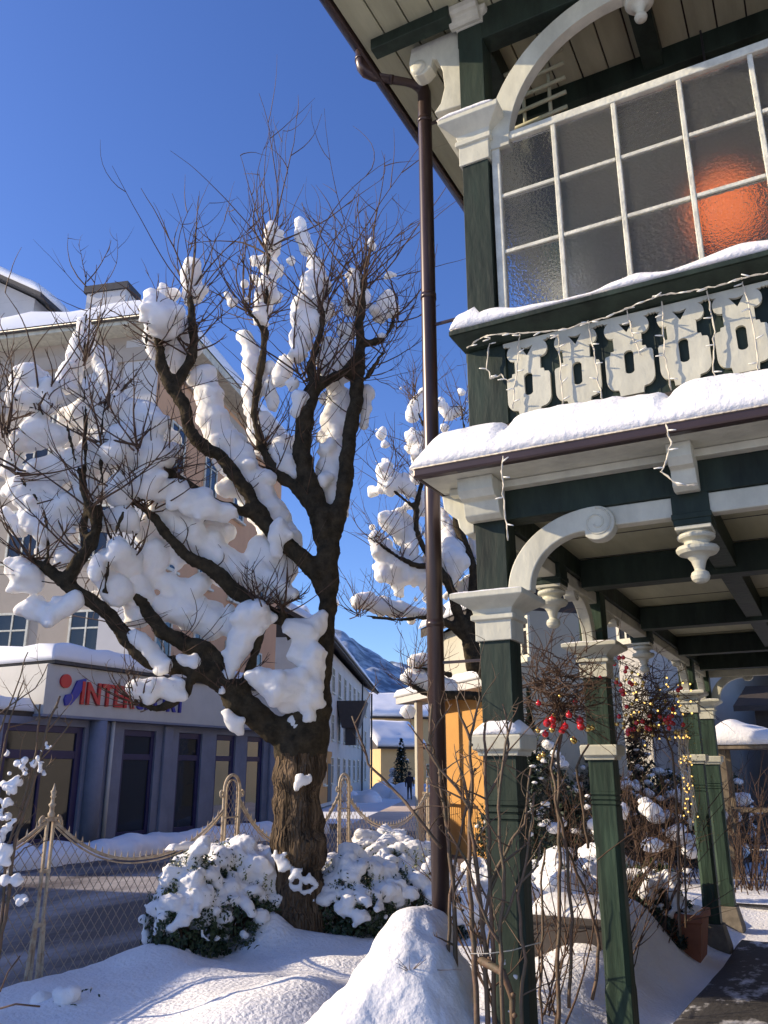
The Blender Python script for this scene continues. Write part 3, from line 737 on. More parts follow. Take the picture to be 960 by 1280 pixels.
T.limb([(404,812,10),(374,784,12),(340,768,13),(315,752,13),(297,742,13),(271,717,13),(248,702,11),(228,690,11),(208,668,9),(190,645,8),(166,626,6)], -.05, -.5)
T.limb([(380,915,24),(348,915,20),(318,892,19),(292,869,18),(272,850,17),(250,835,17),(215,832,15),(185,822,14),(160,800,14),(145,780,13),(127,760,13),(105,745,13),(85,732,13),(60,712,9),(38,700,6)], -.05, -.65)
T.limb([(282,850,15),(262,815,15),(235,805,15),(210,795,14),(195,780,13),(178,755,11),(165,735,9),(158,705,7)], -.15, -.35)
T.limb([(85,732,11),(95,705,12),(110,685,11),(118,660,8),(112,630,6)], -.55, -.75)
T.limb([(240,835,8),(237,858,8),(222,874,8),(200,886,6),(172,878,4)], -.3, -.5)
T.limb([(305,860,10),(318,820,9),(326,795,9),(331,765,9),(330,755,7)], -.1, -.35)
T.limb([(362,800,8),(358,778,7),(352,760,5)], -.05, -.3)
# water shoots, thick young wood on the left
for L, a, b in (([(118,690,7),(126,640,5),(128,600,5),(126,555,4),(131,506,3.5),(150,480,2.5)], -.6, -.8), ([(105,680,6),(106,600,5),(107,540,4.5),(106,450,3),(108,330,1.5)], -.65, -.7),
             ([(112,640,4.5),(92,565,4),(75,508,3.5),(50,512,3.5),(20,500,3),(2,470,2)], -.7, -1.0), ([(60,712,4),(55,640,4),(20,590,3.2),(8,540,2.5),(2,500,2)], -.65, -.9),
             ([(131,744,4.5),(138,690,4),(152,645,3.5),(164,605,3),(172,560,1.8)], -.6, -1.0), ([(126,560,3),(100,540,2.5),(72,520,2.5),(52,490,2.5)], -.8, -1.0), ([(131,508,2.5),(160,480,2.2),(180,440,2),(186,400,1.3)], -.8, -.8)):
    T.limb(L, a, b, n=7)
# snow, chain by chain (x, y, radius)
for C in ([(60,450,14),(85,505,20),(70,520,20)], [(150,500,22),(175,505,20),(150,540,24)], [(100,595,26),(130,600,26),(165,585,26)], [(60,610,22),(95,640,22),(130,650,24),(160,650,24)], [(20,565,18),(10,590,16)],
    [(180,665,22),(205,680,22),(225,700,20)], [(140,620,20),(165,615,22)], [(190,725,18),(175,780,14),(195,790,12)], [(255,650,18),(285,665,20)], [(255,755,18),(285,755,18),(310,750,18)], [(50,690,14),(75,680,16)], [(25,660,15),(8,640,12)], [(120,745,10),(135,735,12)], [(290,545,16),(270,500,14)], [(410,430,16),(395,470,12)], [(335,385,10),(318,350,10),(345,330,10)], [(448,400,10),(432,380,10)]):
    if rnd.random() < .75: T.snow(C, .2, .72)
for C, b in (([(240,335,13),(240,352,16),(242,368,15)], .1), ([(205,372,17),(190,368,12),(200,395,26),(214,415,27),(222,438,24),(222,455,17)], .12), ([(186,395,13),(192,420,12),(190,440,10)], .1),
    ([(256,470,17),(260,495,22),(268,525,25),(280,555,28),(298,582,30),(318,610,27),(336,640,28),(350,672,26),(362,690,18)], .16),
    ([(104,405,9),(108,425,16),(100,445,18),(88,465,17),(80,485,14)], .15), ([(126,440,10),(128,458,15),(138,480,18),(120,485,18),(150,505,16)], .1),
    ([(38,470,20),(35,490,27),(60,493,22),(20,500,16)], .1), ([(45,540,24),(28,550,17),(70,545,18)], .1), ([(95,520,18),(130,520,30),(165,520,28),(195,530,20),(205,550,20)], .22),
    ([(160,555,32),(125,565,32),(190,570,24),(215,565,14),(90,580,24),(60,590,24),(32,600,18),(10,612,13)], .22), ([(185,600,26),(205,625,20),(222,605,14),(150,610,24)], .2),
    ([(110,620,24),(75,640,24),(42,625,22),(15,615,12)], .15), ([(60,665,18),(35,650,15),(85,660,14)], .1),
    ([(205,645,26),(232,662,28),(262,690,28),(292,712,26),(318,722,22)], .16), ([(222,618,17),(250,635,20),(282,642,15)], -.12), ([(300,605,18),(280,612,14)], .2),
    ([(150,685,20),(165,715,24),(172,745,25),(172,768,18)], .02), ([(148,742,22),(132,722,14),(190,712,20),(196,690,18)], .1), ([(212,730,18),(235,738,14),(255,728,12)], .12),
    ([(205,760,20),(235,765,26),(265,778,25),(292,778,20)], .1), ([(330,690,26),(345,715,26),(352,740,18),(322,715,18)], .1), ([(318,770,25),(300,800,22),(292,820,15),(286,845,10),(280,862,8)], -.08), ([(345,690,10),(348,660,14),(355,668,12)], -.1),
    ([(365,785,14),(385,790,16),(400,778,13),(372,815,18),(390,825,18)], -.12), ([(325,850,16),(345,858,24),(368,862,28),(386,872,22),(392,845,18),(394,815,15),(384,895,18),(372,905,15),(385,920,10),(396,905,8)], -.16),
    ([(172,862,14),(190,862,18),(212,862,16),(230,868,10)], -.04), ([(285,895,9),(295,905,11),(300,915,8)], -.1), ([(205,832,11),(188,812,10),(170,795,9),(230,826,9),(242,828,8)], -.06),
    ([(25,712,20),(40,728,16),(15,735,10)], .0), ([(40,762,18),(62,768,16),(80,758,16),(95,750,12)], -.02), ([(95,690,10),(80,700,12),(130,700,14)], .1), ([(118,720,10),(122,700,10)], -.1),
    ([(322,528,16),(335,545,24),(352,562,24),(362,580,17),(372,590,10)], .1), ([(308,422,11),(314,445,13),(318,470,15),(316,495,14),(312,515,11)], .1), ([(336,482,10),(340,505,9),(338,460,8)], .08),
    ([(342,285,10),(342,298,13),(342,312,11)], .02), ([(318,325,9),(332,328,14),(345,340,10)], .02), ([(335,355,14),(330,378,15),(325,398,12),(345,372,9)], .03),
    ([(392,350,17),(390,372,25),(384,398,23),(402,388,18),(376,425,17),(370,445,12)], .02), ([(374,278,7),(377,292,11),(384,312,12),(394,330,11)], .05), ([(365,325,6),(392,352,10)], .0), ([(308,375,5),(290,378,6)], .0), ([(306,355,5),(285,370,6)], 0),
    ([(356,452,12),(352,472,13),(366,480,10)], -.05), ([(374,498,12),(370,515,8)], -.06), ([(408,452,18),(425,440,22),(430,460,18),(412,475,14),(432,415,14)], .1),
    ([(422,500,22),(426,525,21),(414,520,18),(418,550,20)], .14), ([(418,575,22),(416,600,22),(421,625,17),(425,640,12)], .1), ([(410,560,12),(404,600,10),(412,650,9)], .0), ([(458,490,10),(460,510,10),(455,530,8)], .12), ([(340,500,9),(372,545,9)], .1),
    ([(440,342,9),(446,362,14),(440,382,15),(455,372,12)], .04), ([(478,382,12),(486,372,11),(492,388,9)], .03), ([(487,343,7)], .02), ([(462,303,5),(466,310,5)], .0), ([(476,420,6)], .0), ([(475,395,10),(468,385,8)], .02)):
    T.snow(C, b, 1.03)
# snow stuck on the trunk itself
for C in ([(378,975,8),(374,982,6),(384,974,6),(372,988,4)], [(350,1068,7),(352,1080,8),(362,1088,8),(374,1094,7),(384,1100,8),(394,1112,6),(396,1122,4)], [(358,1106,5),(368,1110,6),(378,1117,6),(388,1126,5),(390,1136,3)]):
    for x, y, r in C:
        for _ in range(8): T.snow([(x+rnd.gauss(0,r*.75), y+rnd.gauss(0,r*.5), r*rnd.uniform(.25,.5))], -.31+.02*abs(x-374)/12, 1.0)
tb = remesh('trunk', T.mb, .035, M['bark'], TR, 2, .022, 7, .012, 30)
tb.data.materials.append(M['limb_bark'])
mi = []
for p in tb.data.polygons: mi.append(0 if p.center.z < 1.75 else 1)
tb.data.polygons.foreach_set('material_index', mi)
remesh('snow', T.sn, .022, M['snow_tree'], TR, 2, .05, 4.5, .012, 15)
for x, y, n, L, sp in ((240,372,9,1.3,.55),(198,425,12,.9,.9),(236,440,6,.8,1),(335,312,14,1.5,.42),(330,400,12,1.1,.9),(308,385,9,1.1,.9),(402,388,14,1.8,.36),(396,330,0,1,.5),(454,355,14,1.7,.4),(450,396,5,1.2,.8),(492,402,6,.9,.8),(478,440,4,1.0,1),
    (447,476,5,1.1,1.1),(328,560,10,1.0,1),(348,590,8,.9,1),(206,590,12,.85,1),(166,626,12,1.0,.9),(100,690,4,1.0,1),(60,712,4,1.0,1),(38,700,4,1.1,1),(20,590,5,1.0,1),(112,630,5,1.2,.9),(128,560,6,1.2,.8),(50,512,5,1.1,.8),(106,450,6,.9,.7),(131,506,8,1.0,.7),
    (330,757,9,.5,1),(392,485,12,1.3,.9),(158,705,12,.8,1),(290,868,5,.6,1.2),(172,878,9,.45,1),(303,880,6,.5,1),(352,760,8,.5,1),(186,640,8,.8,1),(380,470,8,1.4,.7),(240,440,5,.9,1),(440,380,6,1.3,.6),(8,540,8,.9,.8),(172,560,6,.8,.8)):
    T.knuckle(x, y, n, L, sp)
for x, y, n, L in ((38,700,4,.8),(60,712,3,.8),(85,732,3,.8),(145,780,4,.8),(20,600,4,.8),(172,878,6,.5),(460,470,6,.9),(492,402,6,.8),(190,420,5,.7)):
    T.knuckle(x, y, n, L, .9, .1, .006)
def sprinkle(T, skip, per, L):
    for Pn in T.limbs[skip:]:
        for _ in range(int(len(Pn)*per)+2):
            x, y, r_, dd = Pn[int(len(Pn)*(1-rnd.random()**1.5*.75))-1]
            c = T.P(x+rnd.gauss(0,3), y+rnd.gauss(0,3), dd); v = Vector((rnd.gauss(0,1), rnd.gauss(0,1), rnd.uniform(.1,1.5)))
            grow(T.tw, c, v, L*rnd.uniform(.35,1.2), .0072*rnd.uniform(.7,1.2), 1, .8, .8, 10)
sprinkle(T, 1, .36, .8)
T.tw.build('twigs', M['twig'], TR, True)

# second pollard behind the downpipe
T2 = Tree(15.0)
TR2 = thing('pollarded_tree', tuple(PZ(592, 1040, -.15) * 1.0), 'smaller pollarded tree seen behind the brown downpipe, its stubs thick with snow', 'tree')
base = T2.P(633, 1085); TR2.location = (base.x, base.y, -.15)
T2.limb([(633,1085,17),(633,1000,16),(630,930,15),(622,875,14),(604,835,13),(588,805,12)], 0, 0, n=16)
T2.limb([(592,840,12),(582,795,9),(572,765,9),(563,735,8),(545,705,8),(532,688,7),(520,660,6),(522,625,5),(528,600,4)], 0, -.3)
T2.limb([(590,800,11),(588,760,9),(592,720,8),(585,690,8),(572,660,7),(568,640,5)], 0, .4)
T2.limb([(596,800,9),(606,750,8),(612,700,7),(606,640,5),(585,560,4),(578,520,3)], 0, .5)
T2.limb([(584,800,8),(560,780,7),(534,772,5),(500,775,4),(470,772,4),(447,768,3)], 0, -.6)
T2.limb([(550,706,6),(525,708,6),(505,700,5),(488,690,4),(470,676,3)], -.2, -.6)
T2.limb([(525,640,4),(500,620,4),(482,605,3.5)], -.25, -.5)
T2.limb([(528,605,4),(535,570,4),(530,535,3),(515,500,2.5)], -.3, -.2)
T2.limb([(565,845,6),(545,838,5),(520,835,3)], -.2, -.5); T2.limb([(618,872,8),(560,868,6),(535,868,5),(512,855,3)], 0, -.6)
for C, b in (([(447,752,9),(458,752,12),(478,757,13),(500,762,11),(520,766,8),(538,768,6)], .05), ([(515,828,8),(530,826,11),(545,830,9)], .05), ([(510,848,8),(530,850,15),(548,856,13),(562,862,9)], .05),
    ([(470,672,9),(478,690,14),(496,706,17),(515,712,15),(528,722,10)], .12), ([(478,715,12),(500,722,12)], .15), ([(512,690,10),(512,660,12),(500,648,12),(485,650,12),(505,672,10)], .12), ([(540,745,9),(548,762,9),(532,735,8),(535,700,9)], .1),
    ([(480,588,10),(486,602,15),(500,606,12),(510,612,8)], .05), ([(526,570,14),(530,552,14),(515,545,9),(540,560,12)], .1), ([(476,545,6),(481,556,5),(478,538,5)], -.1), ([(522,592,13),(540,590,12)], .08), ([(515,520,7),(522,500,7),(530,490,6)], .05),
    ([(552,645,10),(560,670,13),(568,700,17),(560,722,14)], .15), ([(592,650,12),(600,675,14),(600,720,13),(578,740,10)], .15), ([(552,505,7),(562,520,7),(575,512,6),(556,535,6)], .1), ([(576,490,5),(590,510,5)], 0), ([(528,640,7),(524,620,7)], .08)):
    for x, y, r in C: pass
    T2.snow(C, b, 1.22)
    T2.snow([(x+rnd.gauss(0,14), y+rnd.gauss(0,14), r*.7) for x, y, r in C], b+.25, .8)
remesh('trunk', T2.mb, .045, M['limb_bark'], TR2, 2, .02, 6, .01, 20)
remesh('snow', T2.sn, .036, M['snow_tree'], TR2, 1, .05, 4, .025, 12)
for x, y, n, L, sp in ((528,600,14,1.2,.8),(515,500,12,1.0,.7),(482,605,10,1.1,.9),(470,676,10,1.0,1),(447,768,12,.9,1),(578,520,14,1.2,.6),(568,640,10,1.3,.8),(520,835,8,.8,1),(512,855,8,.8,1),(606,640,10,1.4,.7),(500,775,8,1.0,1),(535,570,10,1.4,.8),(505,700,8,1.1,1)):
    T2.knuckle(x, y, n, L, sp, 1.0, .009)
sprinkle(T2, 1, .5, 1.1)
T2.tw.build('twigs', M['twig'], TR2, True)

# ------------------------------------------------------------------ wire fence
FN = thing('wire_fence', (-5.9,5.23,-.1), 'rusty cream lattice wire fence with swagged top rail, finial post and round arched gate posts', 'fence')
FX = -5.9
def swag(y0, y1, ze, zm, y):
    t = (y-(y0+y1)/2)/((y1-y0)/2); return zm+(ze-zm)*abs(t)**2.3
def mesh_panel(y0, y1, ztop, zbot, sp=.085, r=.0038):
    mb = MB()
    for s in (1, -1):
        k = -40
        while k < 80:
            c = k*sp*1.45; k += 1
            run = []; n = 60
            for i in range(n+1):
                y = y0+(y1-y0)*i/n; z = zbot+ (y-y0)*1.25*s + c
                if zbot-.001 <= z <= ztop(y): run.append(Vector((FX+.006*s, y, z)))
                else:
                    if len(run) > 1: mb.tube([run[0], run[-1]], r, 4, False)
                    run = []
            if len(run) > 1: mb.tube([run[0], run[-1]], r, 4, False)
    return mb.build('mesh_panel', M['wire'], FN)
def rail(y0, y1, ze, zm, spikes=True):
    pts = [Vector((FX, y0+(y1-y0)*i/28, swag(y0, y1, ze, zm, y0+(y1-y0)*i/28))) for i in range(29)]
    mb = MB(); mb.tube(pts, .014, 8); mb.tube([p-Vector((0,0,.035)) for p in pts], .008, 6)
    R0 = mb.build('top_rail', M['fence'], FN, True)
    if spikes:
        mb = MB()
        for i in range(1, 28):
            p = pts[i]; mb.tube([p, p+Vector((0,0,.03)), p+Vector((0,0,.065))], [.009,.007,.001], 6)
        build_each(mb, 'spike', M['fence'], R0)
def spiral(mb, c, r, s, n=26, th=.011):
    mb.tube([Vector((FX, c[0]+s*r*(1-.65*i/n)*math.sin(i*.33), c[1]+r*(1-.65*i/n)*math.cos(i*.33))) for i in range(n)], th, 6)
def fpost(y):
    mb = MB()
    for dy in (-.032, .032): mb.box(FX-.012, FX+.012, y+dy-.011, y+dy+.011, -.15, 1.2)
    for s in (-1, 1):
        mb.box8([(FX-.01,y+s*.09-.012,-.15),(FX+.01,y+s*.09-.012,-.15),(FX+.01,y+s*.09+.012,-.15),(FX-.01,y+s*.09+.012,-.15),(FX-.01,y+s*.045-.01,.45),(FX+.01,y+s*.045-.01,.45),(FX+.01,y+s*.045+.01,.45),(FX-.01,y+s*.045+.01,.45)])
    mb.box(FX-.018, FX+.018, y-.052, y+.052, 1.2, 1.23)
    for z in (.4,.8): mb.box(FX-.016, FX+.016, y-.046, y+.046, z, z+.03)
    Pp = mb.build('fence_post', M['fence'], FN, bevel=.003)
    mb = MB(); mb.lathe((FX, y, 0), [(.026,1.231),(.03,1.26),(.02,1.275),(.018,1.31),(.03,1.325),(.03,1.335),(.017,1.345),(.015,1.38),(.026,1.395),(.015,1.405),(.022,1.42),(.026,1.435),(.014,1.45),(.002,1.5)], 12)
    mb.build('finial', M['fence'], Pp, True)
    mb = MB(); spiral(mb, (y+.075,1.2), .04, 1); spiral(mb, (y-.075,1.2), .04, -1); build_each(mb, 'scroll', M['fence'], Pp, True)
def arch(y):
    mb = MB(); w = .135
    for rr, th in ((w,.017),(w-.045,.010)):
        pts = [Vector((FX,y-rr,-.15)), Vector((FX,y-rr,.6)), Vector((FX,y-rr,1.40))]+[Vector((FX,y-rr*math.cos(R_(g)),1.40+rr*1.15*math.sin(R_(g)))) for g in range(15, 180, 15)]+[Vector((FX,y+rr,1.40)),Vector((FX,y+rr,.6)),Vector((FX,y+rr,-.15))]
        mb.tube(pts, th, 8)
    mb.tube([(FX,y-w,1.12),(FX,y+w,1.12)], .01, 6)
    A = mb.build('arch_post', M['fence'], FN, True)
    mb = MB(); spiral(mb, (y+w+.04,1.36), .035, 1); spiral(mb, (y-w-.04,1.36), .035, -1); build_each(mb, 'scroll', M['fence'], A, True)
    mesh_panel(y-w+.05, y+w-.05, lambda q: 1.40+.08, -.1, .06)
    return A
fpost(5.23); fpost(2.7); arch(7.65); arch(10.05)
for y0, y1, ze, zm in ((2.75,5.18,1.2,.83),(5.28,7.51,1.2,.82),(7.79,9.91,1.3,.78),(10.19,12.6,1.25,.84)):
    rail(y0, y1, ze, zm); mesh_panel(y0, y1, lambda q, a=(y0,y1,ze,zm): swag(*a, q)-.03, -.1)
fpost(12.66)
mb = MB()
slab(mb, (FX-.06,6.7,.86), (.12,0,0), (0,.45,0), .05, 10, 20, .05, .03, 7); mb.build('snow', M['snow'], FN, True)

# ------------------------------------------------------------------ evergreen shrubs under snow
def shrub(name, c, size, nleaf, label, cat, group=None, lm='leaf', snowlumps=None, lsize=.022, cover=.55, seed=1, cols=None):
    r = random.Random(seed); c = Vector(c); sx, sy, sz = size
    t = thing(name, (c.x, c.y, c.z), label, cat, group)
    mb = MB(); st = random.getstate()
    for i in range(nleaf):
        v = Vector((r.gauss(0,1), r.gauss(0,1), r.gauss(0,1))).normalized(); v.z = abs(v.z)*1.0
        q = 1 + .32*noise.noise(v*2.3+Vector((seed,0,0))) + .12*noise.noise(v*6+Vector((0,seed,0)))
        k = q*r.uniform(.8,1.0)**.6
        p = c+Vector((v.x*sx*k, v.y*sy*k, max(.0, v.z*sz*k)))
        n = v+Vector((r.gauss(0,.6), r.gauss(0,.6), r.gauss(0,.6))); mb.leaf(p, n, lsize*r.uniform(.7,1.3), .55)
    # inner dark twigs
    mb.cur = 1
    for i in range(40):
        v = Vector((r.gauss(0,.7), r.gauss(0,.7), 1)).normalized(); mb.tube([c, c+Vector((v.x*sx, v.y*sy, v.z*sz))*.8], .006, 4, False)
    mb.cur = 0
    # a few shoots standing above
    mb.cur = 2
    for i in range(int(nleaf/90)):
        v = Vector((r.gauss(0,.7), r.gauss(0,.7), 1)).normalized(); p0 = c+Vector((v.x*sx, v.y*sy, v.z*sz))*.95
        for k in range(9):
            mb.leaf(p0+Vector((r.gauss(0,.012), r.gauss(0,.012), k*.015)), Vector((r.gauss(0,1), r.gauss(0,1), .6)), lsize*.75, .5)
    mb.build('foliage', [M[lm], M['twig'], M['leaf_young']], t)
    sn = MB()
    def skin(v): return 1 + .32*noise.noise(v*2.3+Vector((seed,0,0))) + .12*noise.noise(v*6+Vector((0,seed,0)))
    for i in range(int(420*cover*(sx*sy)**.5/.5)):
        v = Vector((r.gauss(0,.8), r.gauss(0,.8), r.uniform(.1,1.2))).normalized(); q = skin(v)
        lim = .32-1.15*v.z
        g_ = noise.noise(v*2.7+Vector((seed*3,1,0)))+.5*noise.noise(v*7+Vector((seed,5,0)))
        if g_*1.25 < lim: continue
        rr = r.uniform(.03,.075)*(.5+.8*v.z)*(1 if r.random() < .8 else 1.6); sn.ball(c+Vector((v.x*sx*q, v.y*sy*q, v.z*sz*q-.3*rr)), rr, 1, (1.2,1.2,.85))
    remesh('snow', sn, .021, M['snow'], t, 3, .035, 6, .016, 22)
    # leaf sprays breaking through
    mb = MB()
    for i in range(int(nleaf/26)):
        v = Vector((r.gauss(0,.8), r.gauss(0,.8), r.uniform(.2,1.2))).normalized()
        if noise.noise(v*3.3+Vector((0,seed*2,0))) < .02: continue
        p0 = c+Vector((v.x*sx, v.y*sy, v.z*sz))*skin(v)*1.0
        for k in range(7): mb.leaf(p0+Vector((r.gauss(0,.03), r.gauss(0,.03), .025+r.gauss(0,.025))), Vector((r.gauss(0,1), r.gauss(0,1), .6)), lsize*.8, .5)
    mb.build('leaf_sprays', M['leaf'], t)
    return t
def on(px, py, h, z=None): p = PH(px, py, h); return (p.x, p.y, z if z is not None else p.z)
shrub('boxwood_shrub', on(288,1120,8.95,0), (.62,.85,.84), 9000, 'biggest clipped boxwood between the fence and the big trunk, loaded with snow', 'shrub', seed=3, cover=1.2)
shrub('boxwood_shrub', on(236,1150,8.25,0), (.3,.42,.84), 4200, 'dark bush hard against the lattice fence, nearest the finial post', 'shrub', seed=8, cover=.6)
shrub('boxwood_shrub', on(440,1140,9.2,0), (.55,.55,.72), 5600, 'low boxwood touching the big trunk on its downpipe side', 'shrub', seed=5, cover=1.0, lm='leaf')
shrub('boxwood_shrub', on(515,1140,9.6,0), (.6,.6,.74), 5600, 'low boxwood between the trunk and the downpipe under broken snow', 'shrub', seed=6, cover=1.0)
shrub('boxwood_shrub', on(615,1130,9.4,-.05), (.6,.6,.65), 3600, 'boxwood seen through the rose stems beside the first veranda post', 'shrub', seed=12, cover=1.0)
shrub('boxwood_shrub', on(700,1130,9.6,-.05), (.62,.6,.72), 3800, 'boxwood framed between the first and second veranda posts', 'shrub', seed=14, cover=.9)
shrub('boxwood_shrub', on(488,1085,12.0,-.1), (.75,.9,.85), 3600, 'round bush behind the gate arch with a smooth thick snow hood', 'shrub', seed=21, cover=1.7)
shrub('juniper_shrub', on(812,1130,9.6,-.1), (.42,.42,.75), 4200, 'spreading dark juniper in the terracotta planter', 'shrub', lm='needle', seed=31, cover=.45, lsize=.03)
shrub('boxwood_shrub', on(760,1120,10.2,-.1), (.4,.4,.8), 2600, 'shaded bush directly behind the second veranda post', 'shrub', seed=33, cover=.5)

t = thing('planter', on(845,1150,9.6,-.2), 'square terracotta planter with a snowy rim beside the third post', 'planter')
p = Vector(t.location); mb = MB(); mb.sqlathe(p.x, p.y, [(.24,-.25),(.29,.12),(.31,.125),(.31,.2),(.27,.2),(.26,.12)]); mb.build('pot', M['terracotta'], t, bevel=.01)
mb = MB(); slab(mb, (p.x-.27,p.y-.27,.14), (.54,0,0), (0,.54,0), .1, 14, 14, .1, .03, 6); mb.build('snow', M['snow'], t, True)

# foreground heap
t = thing('snow_heap', on(500,1270,4.9,.0), 'tall pointed heap of snow at the foot of the downpipe with a sprig poking out', 'snow heap')
mb = MB()
for x, y, r, h_ in ((520,1182,42,4.75),(536,1172,34,4.85),(512,1215,60,4.7),(505,1250,72,4.65),(545,1230,45,4.75),(500,1300,92,4.6),(470,1330,90,4.5),(556,1290,42,4.6),(550,1185,20,4.95),(520,1340,90,4.5),(440,1345,80,4.6)):
    c = PH(x, y, h_); mb.ball(c, r*(c-EYE).dot(fw)/F, 3)
remesh('snow', mb, .024, M['snow'], t, 9, .07, 2.6, .014, 13)
mb = MB()
c = PH(513,1215,4.42)
for k in range(7): grow(mb, c, Vector((rnd.gauss(0,.8), rnd.gauss(0,.8), .7)), .1, .0025, 0, .4, .2, 5)
grow(mb, PH(525,1212,4.45), CR*1.0+Vector((0,0,.05)), .2, .003, 0, .2, .1, 6); mb.build('sprig', M['twig'], t)
t = thing('snow_tuft', on(92,1215,6.6,.0), 'small snow covered tuft at the foot of the fence near the finial post', 'plant')
mb = MB(); 
for k in range(12): mb.ball(Vector(t.location)+Vector((rnd.uniform(-.15,.1), rnd.uniform(-.15,.15), rnd.uniform(.02,.13))), rnd.uniform(.05,.09), 2)
remesh('snow', mb, .025, M['snow'], t, 2, .03, 8, .01, 25)
mb = MB()
for k in range(40): mb.leaf(Vector(t.location)+Vector((rnd.uniform(-.12,.22), rnd.uniform(-.22,.12), rnd.uniform(.0,.12))), Vector((rnd.gauss(0,1), rnd.gauss(0,1), 1)), .02)
mb.build('foliage', M['leaf'], t)

# rose bushes in front of the first post
def rose(px, py0, h_, stems, label, group=None, tuft=()):
    b = PH(px, py0, h_); t = thing('rose_bush', (b.x, b.y, 0), label, 'rose bush', group)
    mb = MB(); buds = MB()
    for L, r in stems:
        P = [PH(x, y, h_+d) for x, y, d in L]; out = []
        for i in range(len(P)-1):
            for k in range(6): q = P[i].lerp(P[i+1], k/6); out.append(q+Vector((noise.noise(q*9), noise.noise(q*9+Vector((4,0,0))), 0))*.012)
        out.append(P[-1]); n = len(out); mb.tube(out, [1.25*r*(1-.5*i/n) for i in range(n)], 7)
        for i in range(3, n-1, 4):
            d = Vector((rnd.gauss(0,1), rnd.gauss(0,1), .8)).normalized()
            if rnd.random() < .8: grow(mb, out[i], d, rnd.uniform(.1,.36), r*.55, 1, .7, .5, 7, 3)
            buds.ball(out[i]+d*r, r*.8, 1)
    mb.add(buds.v, buds.f); mb.build('stems', M['rose_stem'], t, True)
    if tuft:
        sn = MB()
        for x, y, r in tuft:
            for _ in range(5): c = PH(x+rnd.gauss(0,r*.6), y+rnd.gauss(0,r*.5), h_+rnd.gauss(0,.03)); sn.ball(c, r*rnd.uniform(.3,.62)*(c-EYE).dot(fw)/F, 2)
        remesh('snow', sn, .012, M['snow'], t, 2, .01, 20)
    return t
rose(605,1290,4.15, [([(598,1290,0),(592,1180,0),(586,1080,0),(590,1000,.05),(588,920,0)], .011), ([(610,1290,0),(606,1190,0),(598,1100,0),(586,1010,0),(575,960,0)], .010), ([(618,1285,0),(615,1150,0),(611,1050,0),(605,950,0),(607,900,0)], .009),
    ([(600,1180,0),(615,1100,0),(640,1050,-.1),(655,1030,-.1),(664,960,-.1)], .007), ([(612,1120,0),(628,1080,0),(650,1062,0),(660,1050,0)], .006), ([(586,1010,0),(570,985,0),(548,960,0),(530,930,0)], .007), ([(588,925,0),(575,895,0),(570,870,0)], .006), ([(588,920,0),(596,890,0),(600,870,0)], .006), ([(606,1000,0),(625,970,0),(636,930,0),(628,880,0)], .006), ([(600,1200,0),(628,1215,-.1),(640,1250,-.1),(640,1290,-.1)], .016)],
    'pruned brown rose stems tied with wire right in front of the first post', tuft=((632,1205,5),(640,1215,6),(645,1225,4),(641,1255,5),(643,1262,5)))
rose(565,1290,4.6, [([(572,1290,0),(570,1200,0),(566,1100,0),(556,1010,0),(548,960,0),(535,925,0),(540,880,0)], .011), ([(560,1250,0),(562,1120,0),(575,1050,0),(590,980,0),(594,960,0)], .008), ([(552,1060,0),(520,1020,0),(490,985,.1),(460,955,.1),(440,895,.1)], .008), ([(548,960,0),(528,930,0),(510,905,0)], .005), ([(535,925,0),(550,900,0),(565,880,0)], .005)],
    'taller rose bush whose arching canes cross the downpipe')
rose(640,1290,4.0, [([(628,1290,0),(625,1180,0),(630,1090,0),(622,1010,0),(632,930,0),(640,900,0)], .008), ([(650,1290,0),(655,1200,0),(648,1120,0),(662,1050,0),(668,990,0)], .007), ([(630,1150,0),(645,1110,0),(668,1085,0),(676,1050,0)], .006), ([(625,1180,0),(600,1130,0),(580,1070,0),(560,1040,0)], .006)],
    'thin rose canes reaching across the front of the first post')
mb = MB(); t = thing('tie_wire', tuple(PH(560,1193,4.12)), 'thin grey wire tying the rose stems to the post', 'wire')
mb.tube([PH(588,1192,4.1), PH(610,1192,4.08), PH(640,1188,4.1), PH(660,1182,4.2), PH(676,1178,4.35)], .0025, 5); mb.build('wire', M['cable'], t)
rose(20,1230,6.2, [([(-10,1250,0),(5,1150,0),(20,1050,0),(40,985,0),(62,900,0),(75,870,0)], .012), ([(-5,1200,0),(10,1060,0),(30,1000,0),(45,940,0),(50,880,0)], .009), ([(-10,1120,0),(0,1030,0),(18,980,0),(60,940,0),(90,900,0)], .007), ([(-15,1060,0),(0,960,0),(12,900,0),(30,850,0)], .007), ([(-15,960,0),(5,900,0),(20,860,0),(35,815,0)], .006), ([(-10,900,0),(15,880,0),(45,860,0),(60,830,0)], .005), ([(5,1090,0),(30,1060,0),(60,1050,0)], .005)],
    'twiggy brown shrub with tufts of snow beside the finial post', tuft=((12,985,11),(18,975,10),(25,965,10),(8,995,9),(35,955,9),(45,950,6),(52,962,6),(58,935,6),(14,940,6),(8,1030,10),(5,1050,12),(10,1075,12),(18,1100,10),(5,1100,10),(28,1125,8),(2,1020,9)))
t = thing('dead_stem', on(10,1260,5.2,.0), 'thin bent dead stem lying on the snow below the finial post', 'twig')
mb = MB(); mb.tube([PH(-5,1262,5.0), PH(20,1255,5.0), PH(50,1258,5.0)], .005, 5); mb.tube([PH(0,1240,5.0), PH(10,1215,5.0), PH(25,1195,5.1)], .004, 5); mb.build('stem', M['twig'], t, True)

